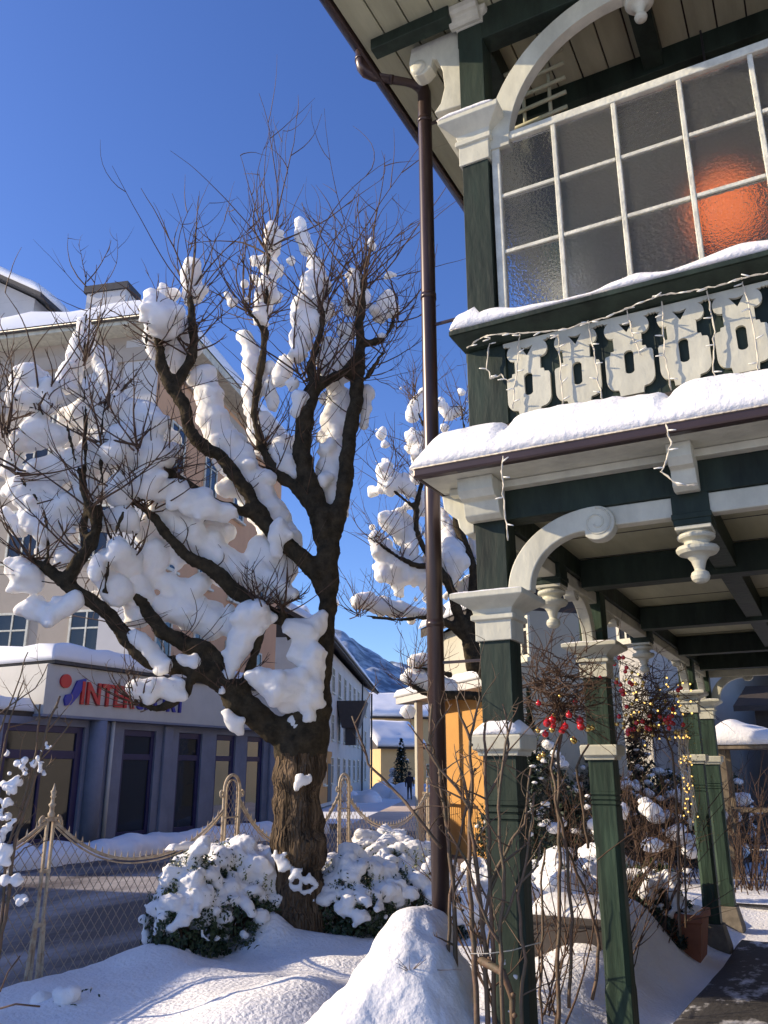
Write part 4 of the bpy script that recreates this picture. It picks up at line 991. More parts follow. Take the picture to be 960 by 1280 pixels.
# standard shrubs hung with baubles
def standard(cx, cy, rpx, h_, base_y, stems, label, nb, ntw, seed, lights=False):
    r = random.Random(seed); c = PH(cx, cy, h_); k = (c-EYE).dot(fw)/F; R0 = rpx*k
    b = PH(cx-10, base_y, h_); t = thing('standard_shrub', (b.x, b.y, -.05), label, 'shrub')
    mb = MB(); global rnd; old = rnd; rnd = r
    for L, rr in stems:
        P = [PH(x, y, h_+d) for x, y, d in L]; out = []
        for i in range(len(P)-1):
            for q in range(6): out.append(P[i].lerp(P[i+1], q/6))
        out.append(P[-1]); mb.tube([p+Vector((noise.noise(p*7), noise.noise(p*7+Vector((3,0,0))), 0))*.02 for p in out], [rr*(1-.35*i/len(out)) for i in range(len(out))], 7)
    mb.build('stem', M['rose_stem'], t, True)
    mb = MB(); foot = c-Vector((0,0,R0*.7))
    for i in range(int(ntw*1.7)):
        v = Vector((r.gauss(0,1), r.gauss(0,1), r.gauss(.25,.9))).normalized()
        o_ = c+Vector((r.gauss(0,.33), r.gauss(0,.33), r.gauss(-.1,.36)))*R0
        grow(mb, foot.lerp(c, r.random()*.5) if i % 3 == 0 else o_, v, R0*r.uniform(.6,1.25), .0048, 1, 1.3, .1, 8, 3)
    mb.build('crown', M['twig'], t, True); rnd = old
    if lights:
        mb = MB()
        for i in range(900):
            v = Vector((r.gauss(0,1), r.gauss(0,1), r.gauss(0,1))).normalized()*R0*r.uniform(.35,1.1); mb.leaf(c+v, Vector((r.gauss(0,1), r.gauss(0,1), r.gauss(0,1))), .012*r.uniform(.6,1.4), .5)
        for i in range(260):
            p_ = c+CR*R0*r.gauss(.75,.18)+Vector((0,0,-R0*r.uniform(.5,3.2))); mb.leaf(p_, Vector((r.gauss(0,1), r.gauss(0,1), r.gauss(0,1))), .012, .5)
        mb.build('foliage', M['dry_leaf'], t)
        lb = MB()
        for i in range(46):
            v = Vector((r.gauss(0,1), r.gauss(0,1), r.gauss(0,1))).normalized()*R0*r.uniform(.5,1.05); lb.ball(c+v, .010, 1)
        lt = thing('light_garland', tuple(c), 'warm fairy light garland wound through the far bauble shrub and trailing below it', 'string lights')
        cb = MB()
        for i in range(13):
            p0 = c+Vector((r.uniform(.0,.25)*R0+CR.x*R0*.55, r.uniform(-.2,.2)*R0+CR.y*R0*.55, -R0*.6)); pts = [p0+Vector((noise.noise(Vector((i*3,q*.4,0)))*.05, noise.noise(Vector((i*3,q*.4,9)))*.05, -q*r.uniform(.06,.085))) for q in range(12)]
            cb.tube(pts, .004, 4)
            for p in pts[1::3]: lb.ball(p+Vector((r.gauss(0,.01), r.gauss(0,.01), 0)), .008, 1)
        cb.build('cable', M['cable'], lt); build_each(lb, 'bulb', M['fairy'], lt, True, 100)
    for (x, y, rr, kind) in nb:
        p = PH(x, y, h_-r.uniform(.3,1.0)*R0*.8); q = rr*(p-EYE).dot(fw)/F
        mb = MB(); mb.ball((0,0,0), q, 3); mb.tube([(0,0,q*.9),(0,0,q*1.35)], q*.22, 6)
        key = (kind, round(rr))
        if key not in BM: BM[key] = mb
        if key in BD: o = bpy.data.objects.new('bauble', BD[key]); link(o)
        else:
            o = mb.build('bauble', M['red_bauble' if kind == 'r' else 'gold_bauble'], None, True); BD[key] = o.data
        o.location = p
        w_ = 'first bauble shrub, nearer the camera' if seed == 41 else 'second bauble shrub, farther down the veranda'
        tag(o, ('shiny red bauble in the ' if kind == 'r' else 'small gold bauble in the ')+w_, 'bauble', ('red' if kind == 'r' else 'gold')+' baubles in the '+('first shrub' if seed == 41 else 'second shrub'))
    return t
BM, BD = {}, {}
r_b = random.Random(3)
nb1 = [(690,895,6,'r'),(696,903,5,'r'),(685,905,6,'r'),(693,912,6,'r'),(682,915,5,'r'),(701,908,5,'r'),(722,905,6,'r'),(728,910,6,'r'),(718,900,5,'r'),(733,907,4,'r'),(736,912,5,'g'),(740,915,4,'g'),(718,925,5,'g'),(712,928,4,'g'),(692,920,5,'g'),(675,922,4,'g'),(681,943,4,'g'),(690,940,4,'g'),(690,897,4,'g'),(748,845,3,'r')]
nb1 = [(x+r_b.gauss(0,5), y+r_b.gauss(0,4), q*.8, k) for x, y, q, k in nb1+[(668,880,4,'r'),(722,880,4,'r'),(705,870,3,'g'),(660,905,3,'g')]]
standard(697, 855, 64, 5.75, 1275, [([(698,1285,0),(698,1180,0),(700,1080,0),(697,1000,0),(702,930,0),(703,880,0)], .014), ([(712,1260,0),(715,1150,0),(708,1050,0),(695,1000,-.1),(690,960,0),(705,905,0)], .012), ([(742,1250,.2),(750,1180,.2),(730,1110,.1),(708,1060,0),(698,1010,0)], .012), ([(735,1060,.2),(728,1000,.1),(720,960,0),(735,930,0)], .01), ([(676,1260,.1),(678,1150,.1),(680,1060,.1)], .01)],
    'bare brown standard shrub with red and gold baubles, between the first two posts', nb1, 110, 41)
r = random.Random(5); nb2 = []
for cx, cy, n, kd, sx, sy in ((775,838,5,'r',6,7),(783,855,5,'r',10,6),(778,865,3,'r',5,4),(800,898,8,'r',18,6),(790,910,6,'r',12,6),(840,905,5,'r',8,5),(850,860,2,'r',3,3),(828,892,4,'r',6,5),(785,850,4,'g',8,5),(810,905,10,'g',16,8),(795,915,6,'g',10,5),(820,870,5,'g',14,10),(775,905,3,'g',4,4),(850,915,4,'g',6,4)):
    for _ in range(n): nb2.append((r.gauss(cx,sx), r.gauss(cy,sy), 4.0 if kd == 'r' else 3.0, kd))
standard(812, 878, 54, 8.3, 1180, [([(850,1170,0),(848,1090,0),(846,1000,0),(840,940,0),(825,900,0)], .014), ([(765,1090,0),(764,1000,0),(768,930,0),(790,890,0)], .013), ([(858,1160,.1),(856,1060,.1),(850,980,0)], .011), ([(772,1000,.1),(770,880,.1),(770,835,.1)], .008)],
    'standard shrub farther down the veranda, glittering with fairy lights and baubles', nb2, 150, 42, True)

# ------------------------------------------------------------------ houses
def house(name, label, cat, A, d, L, Wd, z0, z1, wall, over=.5, snow_h=.5, roof='gable_u', rise=3.0, edge='roof_dark', gutter=True):
    """box on the plan: facade from A along d (length L), depth Wd to the left of d when seen from the street"""
    A = Vector((A[0], A[1], 0)); d = Vector((d[0], d[1], 0)).normalized(); n = Vector((-d.y, d.x, 0)); up = Vector((0,0,1))
    t = thing(name, (A.x, A.y, z0), label, cat)
    mb = MB(); mb.obox(A+up*z0, d*L, n*Wd, up*(z1-z0)); wl = mb.build('wall', wall, t)
    o = over; P = lambda u, w, z: A+d*u+n*w+up*z
    e0 = z1-.02
    mb = MB(); sn = MB()
    if roof == 'gable_u':      # ridge along the facade
        for (w0, w1) in ((-o, Wd/2), (Wd+o, Wd/2)):
            mb.add([P(-o,w0,e0),P(L+o,w0,e0),P(L+o,w1,e0+rise),P(-o,w1,e0+rise),P(-o,w0,e0+.22),P(L+o,w0,e0+.22),P(L+o,w1,e0+rise+.22),P(-o,w1,e0+rise+.22)],
                   [(0,3,2,1),(4,5,6,7),(0,1,5,4),(1,2,6,5),(2,3,7,6),(3,0,4,7)])
            slab(sn, P(-o-.05,w0+(-.05 if w0 < 0 else .05),e0+.215), d*(L+2*o+.1), P(0,w1,rise)-P(0,w0,0), snow_h, int(L*1.2)+10, 14, .3, .1, .8)
        for u in (0, L):
            mb.add([P(u,0,z1),P(u,Wd,z1),P(u,Wd/2,z1+rise)], [(0,1,2)])
    elif roof == 'gable_w':    # ridge at right angles to the facade: the gable faces the street
        for (u0_, u1_) in ((-o, L/2), (L+o, L/2)):
            mb.add([P(u0_,-o,e0),P(u0_,Wd+o,e0),P(u1_,Wd+o,e0+rise),P(u1_,-o,e0+rise),P(u0_,-o,e0+.2),P(u0_,Wd+o,e0+.2),P(u1_,Wd+o,e0+rise+.2),P(u1_,-o,e0+rise+.2)],
                   [(0,3,2,1),(4,5,6,7),(0,1,5,4),(1,2,6,5),(2,3,7,6),(3,0,4,7)])
            slab(sn, P(u0_+(-.05 if u0_ < 0 else .05),-o-.05,e0+.195), P(u1_,0,rise)-P(u0_,0,0), n*(Wd+2*o+.1), snow_h, 14, 20, .3, .08, .8)
        gm = MB(); gm.add([P(0,-.002,z1),P(L,-.002,z1),P(L/2,-.002,z1+rise),P(0,Wd,z1),P(L,Wd,z1),P(L/2,Wd,z1+rise)], [(0,1,2),(3,5,4)]); gm.build('gable', wall, t)
    elif roof == 'hip':
        b = [P(-o,-o,e0),P(L+o,-o,e0),P(L+o,Wd+o,e0),P(-o,Wd+o,e0)]; k = min(L, Wd)/2
        tp = [P(k,k,e0+rise),P(L-k,k,e0+rise),P(L-k,Wd-k,e0+rise),P(k,Wd-k,e0+rise)]
        b2 = [q+up*.3 for q in b]; t2 = [q+up*.3 for q in tp]
        mb.add(b+b2+tp+t2, [(0,1,5,4),(1,2,6,5),(2,3,7,6),(3,0,4,7),(0,3,2,1),(4,5,13,12),(5,6,14,13),(6,7,15,14),(7,4,12,15),(12,13,14,15)])
        for i in range(4):
            sb = MB()
        # snow as one thick rounded hip sheet
        nn = 40; V = []; Fs = []
        for i in range(nn+1):
            for j in range(nn+1):
                gu = (1-math.cos(math.pi*i/nn))/2; gv = (1-math.cos(math.pi*j/nn))/2
                u = -o-.05+(L+2*o+.1)*gu; w_ = -o-.05+(Wd+2*o+.1)*gv
                dd = min(u+o+.05, L+o+.05-u, w_+o+.05, Wd+o+.05-w_); dd = max(dd, 0)
                zz = rise*min(1, dd/(k+o)); q = P(u, w_, 0); tt = min(1, dd/.25)
                V.append(q+up*(e0+.3+zz+(snow_h*(1+.25*noise.noise(q*.6)))*math.sqrt(max(0,1-(1-tt)**2))))
        sn.add(V, [(i*(nn+1)+j, (i+1)*(nn+1)+j, (i+1)*(nn+1)+j+1, i*(nn+1)+j+1) for i in range(nn) for j in range(nn)])
    rf = mb.build('roof', M[edge], t)
    build_each(sn, 'snow', M['snow_far'], rf, True)
    if gutter and roof != 'gable_w':
        mb = MB(); trough(mb, P(-o,-o-.07,e0+.2), P(L+o,-o-.07,e0+.2), .08, -n, 6); mb.build('roof_gutter', M['black_metal'], t, True)
    return t, P, d, n
WM = {}
def window(t, P, d, n, u, z, w, h, frame='white_paint', face='front', bars=(1,1), L=0, sill=True, recess=.0):
    """frame with its pane, set 3 mm proud of the wall"""
    up = Vector((0,0,1))
    if face == 'front': o = P(u, -.003, z); a = d; c = -n
    else: o = P(L+.003, u, z); a = n; c = d          # the wall at the far end
    if face == 'start': o = P(-.003, u, z); a = n; c = -d
    fr_ = .07; mb = MB()
    mb.obox(o, a*w, up*fr_, c*.05); mb.obox(o+up*(h-fr_), a*w, up*fr_, c*.05)
    mb.obox(o+up*fr_, a*fr_, up*(h-2*fr_), c*.05); mb.obox(o+a*(w-fr_)+up*fr_, a*fr_, up*(h-2*fr_), c*.05)
    for i in range(bars[0]): mb.obox(o+a*(w*(i+1)/(bars[0]+1)-.025)+up*fr_+c*.001, a*.05, up*(h-2*fr_), c*.045)
    for i in range(bars[1]): mb.obox(o+a*fr_+up*(h*(.68 if bars[1] == 1 else (i+1)/(bars[1]+1))-.025)+c*.002, a*(w-2*fr_), up*.05, c*.04)
    if sill: mb.obox(o-a*.08-up*.085, a*(w+.16), up*.08, c*.14)
    f = mb.build('window', M[frame], t)
    mb = MB(); mb.obox(o+a*(fr_-.002)+up*(fr_-.002)+c*.003, a*(w-2*fr_+.004), up*(h-2*fr_+.004), c*.012); mb.build('pane', M['pane'], f)
    return f

# the shop: a single storey block standing out in front of the apartment house
SX = -15.4
S = thing('shop_building', (SX,17.5,0), 'single storey grey blue corner shop with pale fascia and red and blue lettering', 'shop')
wins = [(12.35,14.6),(15.85,17.0),(17.87,18.84),(19.45,20.35),(20.9,21.75)]
WB, WT = .06, 2.58
mb = MB(); ys = [9.5]+[y for w_ in wins for y in w_]+[23.2]; WXf = SX-.25
for i in range(0, len(ys), 2): mb.box(WXf-.3, WXf, ys[i], ys[i+1], -.2, 2.74)
for y0, y1 in wins: mb.box(WXf-.3, WXf-.003, y0, y1, -.2, WB); mb.box(WXf-.3, WXf-.003, y0, y1, WT, 2.74)
mb.box(WXf-9, WXf-.301, 9.5, 23.2, -.2, 2.74)
mb.build('wall', M['shop_wall'], S)
for y, wd in ((15.2,.2),(17.4,.16),(22.3,.3),(11.2,.3)):
    mb = MB(); mb.box(WXf, WXf+.09, y-wd, y+wd, -.2, 2.72); mb.build('pilaster', M['shop_wall'], S, bevel=.02)
mb = MB(); mb.tube([(WXf+.1,14.9,2.74),(WXf+.1,14.9,-.1)], .2, 20); mb.build('column', M['shop_wall'], S, True)
mb = MB(); mb.tube([(WXf+.15,15.32,2.74),(WXf+.15,15.32,-.1)], .05, 12); mb.build('downpipe', M['fascia'], S, True)
for i, (y0, y1) in enumerate(wins):
    mb = MB(); x0, x1 = WXf-.14, WXf-.06; fwid = .11 if i else .18
    mb.box(x0, x1, y0, y0+fwid, WB, WT); mb.box(x0, x1, y1-fwid, y1, WB, WT); mb.box(x0, x1-.002, y0+fwid, y1-fwid, WT-.15, WT); mb.box(x0, x1-.002, y0+fwid, y1-fwid, WB, WB+.12); mb.box(x0, x1-.004, y0+fwid, y1-fwid, 1.86, 2.0 if i else 2.04)
    if i == 0: mb.box(x0, x1-.006, 13.45, 13.52, WB+.12, 1.86)
    f = mb.build('window', M['blue_frame'], S, bevel=.008)
    mb = MB(); mb.box(x0+.02, x0+.035, y0+fwid-.01, y1-fwid+.01, WB+.1, WT-.13); mb.build('pane', M['pane_mirror' if i > 2 else 'pane'], f)
# fascia band, its return, cornice, flat roof and snow
mb = MB(); mb.box(WXf-6, SX, 13.1, 23.25, 2.8, 3.9); Fb = mb.build('fascia', M['fascia'], S, bevel=.01)
mb = MB(); mb.box(WXf-6, SX+.03, 13.05, 23.3, 2.742, 2.8); mb.build('fascia_trim', M['shop_wall'], S, bevel=.008)
mb = MB(); mb.box(WXf-6, SX+.1, 13.2, 23.3, 3.905, 3.985); mb.build('cornice', M['dark_trim'], S, bevel=.01)
mb = MB(); mb.box(WXf-6, SX-.05, 13.2, 23.2, 3.986, 4.0); mb.box(-22, WXf, 9.5, 13.08, 2.741, 2.85); mb.build('flat_roof', M['roof_dark'], S)
mb = MB(); slab(mb, (SX+.12,13.1,3.987), (0,10.2,0), (-6,0,0), .42, 60, 20, .15, .08, 1.5); mb.build('snow', M['snow_far'], S, True)
mb = MB(); slab(mb, (WXf+.05,9.5,2.852), (0,3.55,0), (-6.2,0,0), .3, 20, 20, .12, .06, 1.5); mb.build('snow', M['snow_far'], S, True)
def lettering(txt, y, z, size, mt, off=.014, width=None):
    cu = bpy.data.curves.new('t', 'FONT'); cu.body = txt; cu.size = size; cu.extrude = .03; cu.offset = off; cu.space_character = 1.06
    o = bpy.data.objects.new('t', cu); col.objects.link(o); dg = bpy.context.evaluated_depsgraph_get(); dg.update()
    me = bpy.data.meshes.new_from_object(o.evaluated_get(dg)); bpy.data.objects.remove(o)
    xs = [v.co.x for v in me.vertices]; sc = width/(max(xs)-min(xs)) if width else 1; mn = min(xs)
    me.transform(Matrix(((0,0,1,SX+.032),(sc,0,0,y-mn*sc),(0,1,0,z),(0,0,0,1))))
    me.name = 'sign_lettering'; me.materials.clear(); me.materials.append(mt)
    o = bpy.data.objects.new('sign_lettering', me); link(o, Fb); return o
lettering('INTER', 14.1, 3.08, .72, M['red_sign'], width=1.72)
lettering('SPORT', 15.92, 3.08, .72, M['blue_sign'], width=1.75)
mb = MB(); mb.lathe((0,0,0), [(.155,0),(.155,.05)], 24); mb.v = [(SX+.002+z, 13.62+x, 3.55+y) for x, y, z in mb.v]; mb.build('sign_dot', M['red_sign'], Fb)
mb = MB(); mb.prism([[(0,0),(.04,.1),(.2,.14),(.33,.44),(.6,.52),(.55,.36),(.4,.1),(.2,-.12),(.05,-.14)]], (SX+.002,13.62,3.15), (0,1,0), (0,0,1), (.05,0,0)); mb.build('sign_mark', M['blue_sign'], Fb)

# the tall apartment house behind it
B1 = R_(15.7); d1 = Vector((-math.sin(B1), math.cos(B1), 0)); d2 = Vector((-math.cos(B1), -math.sin(B1), 0))
Ec = EYE + (PZ(216, 394, 15.7)-EYE); Wc = Vector((Ec.x, Ec.y, 0)) + d1*.8 + d2*.8
# facade runs from the far left end to the corner, so that the house lies behind it
LF = 21.0
A0 = Wc + d2*LF
AP, P, d, n = house('apartment_house', 'tall peach and beige apartment house with thick snow on its roof, behind the corner shop', 'house', A0, -d2, LF, 12.5, -.2, 15.6, M['beige'], over=.8, snow_h=.55, roof='hip', rise=3.2, edge='cream')
mb = MB(); up = Vector((0,0,1))
mb.obox(P(LF-.003,-.004,-.2), d*.012, n*12.508, up*15.6); mb.build('street_wall', M['peach'], AP)
mb = MB(); mb.obox(P(LF-1.2,-.06,-.2), d*1.22, n*.055, up*15.6)
for z in range(0, 16): mb.obox(P(LF-1.22,-.066,z-.04), d*1.244, n*.05, up*.05)
mb.build('quoin', M['greywhite'], AP)
mb = MB(); mb.obox(P(0,-.12,14.6), d*(LF+.12), n*.115, up*.5); mb.obox(P(LF+.01,-.1,14.6), d*.12, n*12.5, up*.5); mb.build('cornice', M['beige'], AP)
for z in (1.2, 4.55, 7.9, 11.2):
    for k in range(8): window(AP, P, d, n, 1.2+k*2.55-.25, z, 1.15, 1.75, bars=(1,1))
    for k in range(4): window(AP, P, d, n, 1.2+k*2.8, z, 1.1, 1.75, face='end', L=LF+.012)
# chimney and dormer on the roof
cp = PH(135, 360, 29.0); mb = MB(); mb.obox(Vector((cp.x,cp.y,14.6))-d*.9, d*1.7, n*.9, up*(cp.z-14.6-.15)); mb.build('chimney', M['greywhite'], AP)
mb = MB(); mb.obox(Vector((cp.x,cp.y,cp.z-.148))-d*1.0-n*.1, d*1.9, n*1.1, up*.3); mb.build('chimney_cap', M['dark_trim'], AP)
mb = MB(); slab(mb, Vector((cp.x,cp.y,cp.z+.153))-d*.95, d*1.8, n*1.0, .12, 12, 10, .1, .03, 3); mb.build('snow', M['snow_far'], AP, True)
dp = PH(-8, 392, 29.5); dz0, dz1 = 15.6, PH(70, 380, 29.5).z
dA = Vector((dp.x, dp.y, 0)) - d*2.6
Pd = lambda u, w_, z: dA+d*u+n*w_+up*z
ap = PH(-5, 343, 29.5).z
mb = MB(); mb.obox(Pd(.2,0,dz0), d*4.2, n*4, up*(dz1-dz0)); mb.add([Pd(.2,-.003,dz1),Pd(4.4,-.003,dz1),Pd(2.6,-.003,ap-.35)], [(0,1,2)]); mb.build('dormer', M['greywhite'], AP)
mb = MB(); sn = MB()
for u0_, u1_ in ((-.3,2.6),(5.0,2.6)):
    mb.add([Pd(u0_,-.5,dz1-.25),Pd(u1_,-.5,ap-.3),Pd(u1_,4,ap-.3),Pd(u0_,4,dz1-.25),Pd(u0_,-.5,dz1-.08),Pd(u1_,-.5,ap-.13),Pd(u1_,4,ap-.13),Pd(u0_,4,dz1-.08)], [(0,1,2,3),(7,6,5,4),(0,4,5,1),(1,5,6,2),(2,6,7,3),(3,7,4,0)])
    slab(sn, Pd(u0_,-.55,dz1-.076), Pd(u1_,0,ap-.13)-Pd(u0_,0,dz1-.08), n*4.5, .4, 14, 12, .2, .06, 1)
mb.build('dormer_roof', M['dark_trim'], AP); build_each(sn, 'snow', M['snow_far'], AP, True)
window(AP, lambda u, w_, z: Pd(u, w_, z), d, n, 2.0, dz0+.5, 1.2, 1.2)

# street beyond, left side: grey white town house
a_ = PH(398, 792, 47.0); b_ = PH(463, 870, 84.0); zt = (a_.z+b_.z)/2
dd = Vector((b_.x-a_.x, b_.y-a_.y, 0)); LL = dd.length; dd.normalize()
# (seen from the street the house lies to the left of the way from near to far)
TH, P, d, n = house('town_house', 'grey white three storey town house in shade along the far street', 'house', (a_.x, a_.y), dd, LL, 11, -.4, zt, M['greywhite'], over=.7, snow_h=.45, roof='gable_u', rise=3.4)
for z in (.8, zt-5.4, zt-2.5):
    for k in range(9): window(TH, P, d, n, 3+k*(LL-6)/9, z, 1.25, 1.6)
mb = MB(); mb.tube([P(LL-.3,-.15,zt), P(LL-.3,-.15,-.3)], .09, 8); mb.tube([P(LL*.72,-.15,zt), P(LL*.72,-.15,-.3)], .07, 8); mb.build('downpipe', M['black_metal'], TH)
mb = MB(); mb.obox(P(10,-1.2,3.2), d*.8, n*.7, up*1.1); mb.add([P(9.6,-1.4,4.3),P(11.2,-1.4,4.3),P(11.2,-.3,4.3),P(9.6,-.3,4.3),P(9.2,-1.9,6.0),P(11.6,-1.9,6.0),P(11.6,0,6.0),P(9.2,0,6.0)], [(0,1,5,4),(1,2,6,5),(2,3,7,6),(3,0,4,7),(4,5,6,7),(0,3,2,1)]); mb.build('wall_sign', M['dark_trim'], TH)
mb = MB(); mb.obox(P(1,-.02,-.2), d*6, n*.015, up*2.9); mb.build('shop_front', M['orange_wall'], TH)
mb = MB(); mb.obox(P(5,-.04,-.2), d*1.6, n*.015, up*2.2); mb.build('door', M['dark_trim'], TH)
cp = P(LL*.55, 4.0, zt+3.0); mb = MB(); mb.obox(cp, d*1.6, n*1.0, up*2.4); mb.build('chimney', M['cream_wall'], TH)
mb = MB(); slab(mb, cp+up*2.401-d*.1-n*.1, d*1.8, n*1.2, .4, 10, 10, .2, .05, 1); mb.build('snow', M['snow_far'], TH, True)

def px_house(name, label, x0, x1, ytop, h0, h1, Wd, wall, z0=-.5, **kw):
    """facade between two image columns at level distances h0, h1; ytop is the eave at x0"""
    a_ = PH(x0, ytop, h0); b_ = PH(x1, ytop, h1); dd = Vector((b_.x-a_.x, b_.y-a_.y, 0))
    return house(name, label, 'house', (a_.x, a_.y), dd, dd.length, Wd, z0, a_.z, wall, **kw), dd.length
(YH, P, d, n), L_ = px_house('yellow_house', 'ochre house under a deep snow roof closing the far end of the street', 466, 545, 898, 98, 100, 10, M['yellow_wall'], over=.6, snow_h=.7, roof='gable_u', rise=2.6)
for k in range(4): window(YH, P, d, n, 1.2+k*1.7, .9, .9, 1.4)
mb = MB()
for u in (1.2, 3.4): mb.obox(P(u+1.2,4.2,0)+up*(PH(484,874,99).z-2.6), d*1.0, n*1.0, up*2.6)
mb.build('chimney', M['brick'], YH)
mb = MB(); slab(mb, P(-2,-5.0,0)+up*.0+up*2.2, d*10, n*4.4+up*1.8, .6, 20, 12, .3, .1, .5); pr_ = mb
(PRT, P2, d_, n_), L2 = px_house('porch_annex', 'low ochre annex with a broad snow roof in front of the ochre house', 476, 520, 936, 88, 90, 6, M['yellow_wall'], over=.8, snow_h=.6, roof='gable_u', rise=2.4)
# right side: orange house with cream upper floor, lit by the sun
a_ = PH(548, 890, 20.0); b_ = PH(640, 890, 16.5); dd = Vector((b_.x-a_.x, b_.y-a_.y, 0)); L_ = dd.length
zt = PH(575, 782, 18.5).z; zm = PH(575, 872, 18.5).z
OH, P, d, n = house('orange_house', 'sunlit orange house with cream upper floor behind the downpipe', 'house', (a_.x, a_.y), dd, L_, 2.5, -.4, zt, M['cream_wall'], over=.3, snow_h=.35, roof='gable_u', rise=.8, gutter=False)
mb = MB(); mb.obox(P(0,-.06,-.4), d*(L_+.06), n*.055, up*(zm+.4)); mb.build('orange_wall', M['orange_wall'], OH)
mb = MB(); mb.obox(P(-1.0,-.7,zm+.02), d*(L_+1.4), n*.69, up*.16); mb.build('canopy', M['greywhite'], OH)
mb = MB(); slab(mb, P(-1.05,-.75,zm+.185), d*(L_+1.5), n*.74, .2, 30, 12, .12, .05, 1.5); mb.build('snow', M['snow_far'], OH, True)
for u in (.02, L_*.3): mb = MB(); mb.obox(P(u,-.62,-.4), d*.16, n*.16, up*(zm+.4)); mb.build('pillar', M['cream_wall'], OH, bevel=.02)
for k in range(2): window(OH, P, d, n, 2.6+k*1.4, zm+.5, .6, .8)
mb = MB()
for k in range(14): mb.obox(P(L_*.12+k*.11,-.6,.35), d*.025, n*.025, up*.75)
mb.obox(P(L_*.12,-.61,1.1), d*1.5, n*.045, up*.05); mb.obox(P(L_*.12,-.605,.3), d*1.5, n*.04, up*.05); mb.build('railing', M['wood'], OH)
# white house with blue windows seen through the side arches
a_ = PH(640, 760, 24.0); b_ = PH(800, 760, 21.0); dd = Vector((b_.x-a_.x, b_.y-a_.y, 0)); L_ = dd.length
zt = PH(690, 735, 23.0).z
WH, P, d, n = house('white_house', 'white rendered house with blue framed windows, glimpsed through the veranda side arches', 'house', (a_.x, a_.y), dd, L_, 8, -.4, zt, M['greywhite'], over=.5, snow_h=.5, roof='gable_u', rise=2.2)
M['sky_blue_frame'] = mat('sky blue frame', (.1,.22,.5), .5, .08, 4)
for k in (.55,1.35): window(WH, P, d, n, k, zt-1.75, .5, .95, frame='sky_blue_frame')
for k in (2.3,3.4): window(WH, P, d, n, k, zt-1.75, .5, .95)
# yellow town house on the right of the street: its sunlit wall is what the shop windows mirror
a_ = Vector((-1.0,52,0)); YT, P, d, n = house('yellow_town_house', 'tall sunlit yellow town house mirrored in the far shop windows', 'house', (-1.0,56), (0,-1), 30, 10, -.3, 10.5, M['yellow_wall'], over=.6, snow_h=.5, roof='gable_u', rise=3)
for z in (1.0, 4.2, 7.3):
    for k in range(8): window(YT, P, d, n, 1.5+k*3.5, z, 1.1, 1.6)

# dark shed and thicket behind the walk, feeder hut
SH = thing('garden_shed', (1.5,21,-.2), 'dark boarded shed behind the far end of the veranda', 'shed')
mb = MB(); mb.box(-1.6, 6, 21, 24, -.3, 2.9); mb.build('wall', M['roof_dark'], SH)
mb = MB(); mb.box8([(-2.0,20.6,2.85),(6.4,20.6,2.85),(6.4,24.4,3.6),(-2.0,24.4,3.6),(-2.0,20.6,2.97),(6.4,20.6,2.97),(6.4,24.4,3.72),(-2.0,24.4,3.72)]); mb.build('roof', M['roof_dark'], SH)
HT = thing('feeder_hut', on(948,1040,15.5,-.25), 'small wooden hut on posts under a cap of snow beyond the walk', 'hut')
p = Vector(HT.location); mb = MB(); q = .4
for sx in (-1,1):
    for sy in (-1,1): mb.box(p.x+sx*q-.05, p.x+sx*q+.05, p.y+sy*q-.05, p.y+sy*q+.05, -.3, 1.95)
mb.box(p.x-.38, p.x+.38, p.y-.38, p.y+.38, .9, .95); mb.build('post', M['wood'], HT)
mb = MB(); mb.box8([(p.x-.6,p.y-.6,1.95),(p.x+.6,p.y-.6,1.95),(p.x+.6,p.y+.6,1.95),(p.x-.6,p.y+.6,1.95),(p.x-.6,p.y-.6,2.0),(p.x+.6,p.y-.6,2.0),(p.x+.05,p.y+.6,2.3),(p.x-.05,p.y+.6,2.3)]); mb.build('roof', M['wood'], HT)
mb = MB(); slab(mb, (p.x-.62,p.y-.62,2.02), (1.24,0,0), (0,1.2,0), .34, 18, 18, .25, .06, 2, hfun=lambda u, v: 1.25-.9*abs(u-.35)); mb.build('snow', M['snow'], HT, True)
def thicket(px, py, h_, R0, hgt_, n_, label, seed, sn=True):
    global rnd; old = rnd; rnd = random.Random(seed); b = on(px, py, h_, -.25); t = thing('bare_shrub', b, label, 'shrub'); mb = MB()
    for i in range(n_):
        q = Vector(b)+Vector((rnd.gauss(0,R0*.5), rnd.gauss(0,R0*.5), 0)); grow(mb, q, Vector((rnd.gauss(0,.35), rnd.gauss(0,.35), 1)), hgt_*rnd.uniform(.6,1.1), .009, 1, .4, .2, 8, 4)
    mb.build('stems', M['twig'], t, True)
    if sn:
        s_ = MB()
        for i in range(26):
            s_.ball(Vector(b)+Vector((rnd.gauss(0,R0*.6), rnd.gauss(0,R0*.6), rnd.uniform(.1,hgt_*.75))), rnd.uniform(.07,.17), 2, (1.2,1.2,.8))
        remesh('snow', s_, .05, M['snow'], t, 2, .03, 6)
    rnd = old
thicket(945, 1070, 14.0, .6, 1.8, 60, 'bare twiggy shrub beyond the farthest veranda post', 1, False)
thicket(815, 1060, 15.0, .9, 1.9, 70, 'snow dusted bare shrub between the second and third posts', 2)
thicket(720, 1060, 16.0, .9, 1.9, 60, 'snow dusted bare shrub behind the red baubles of the first bay', 3)
thicket(880, 1060, 17.0, .9, 2.0, 60, 'bare shrub filling the gap between the third and fourth posts', 4)

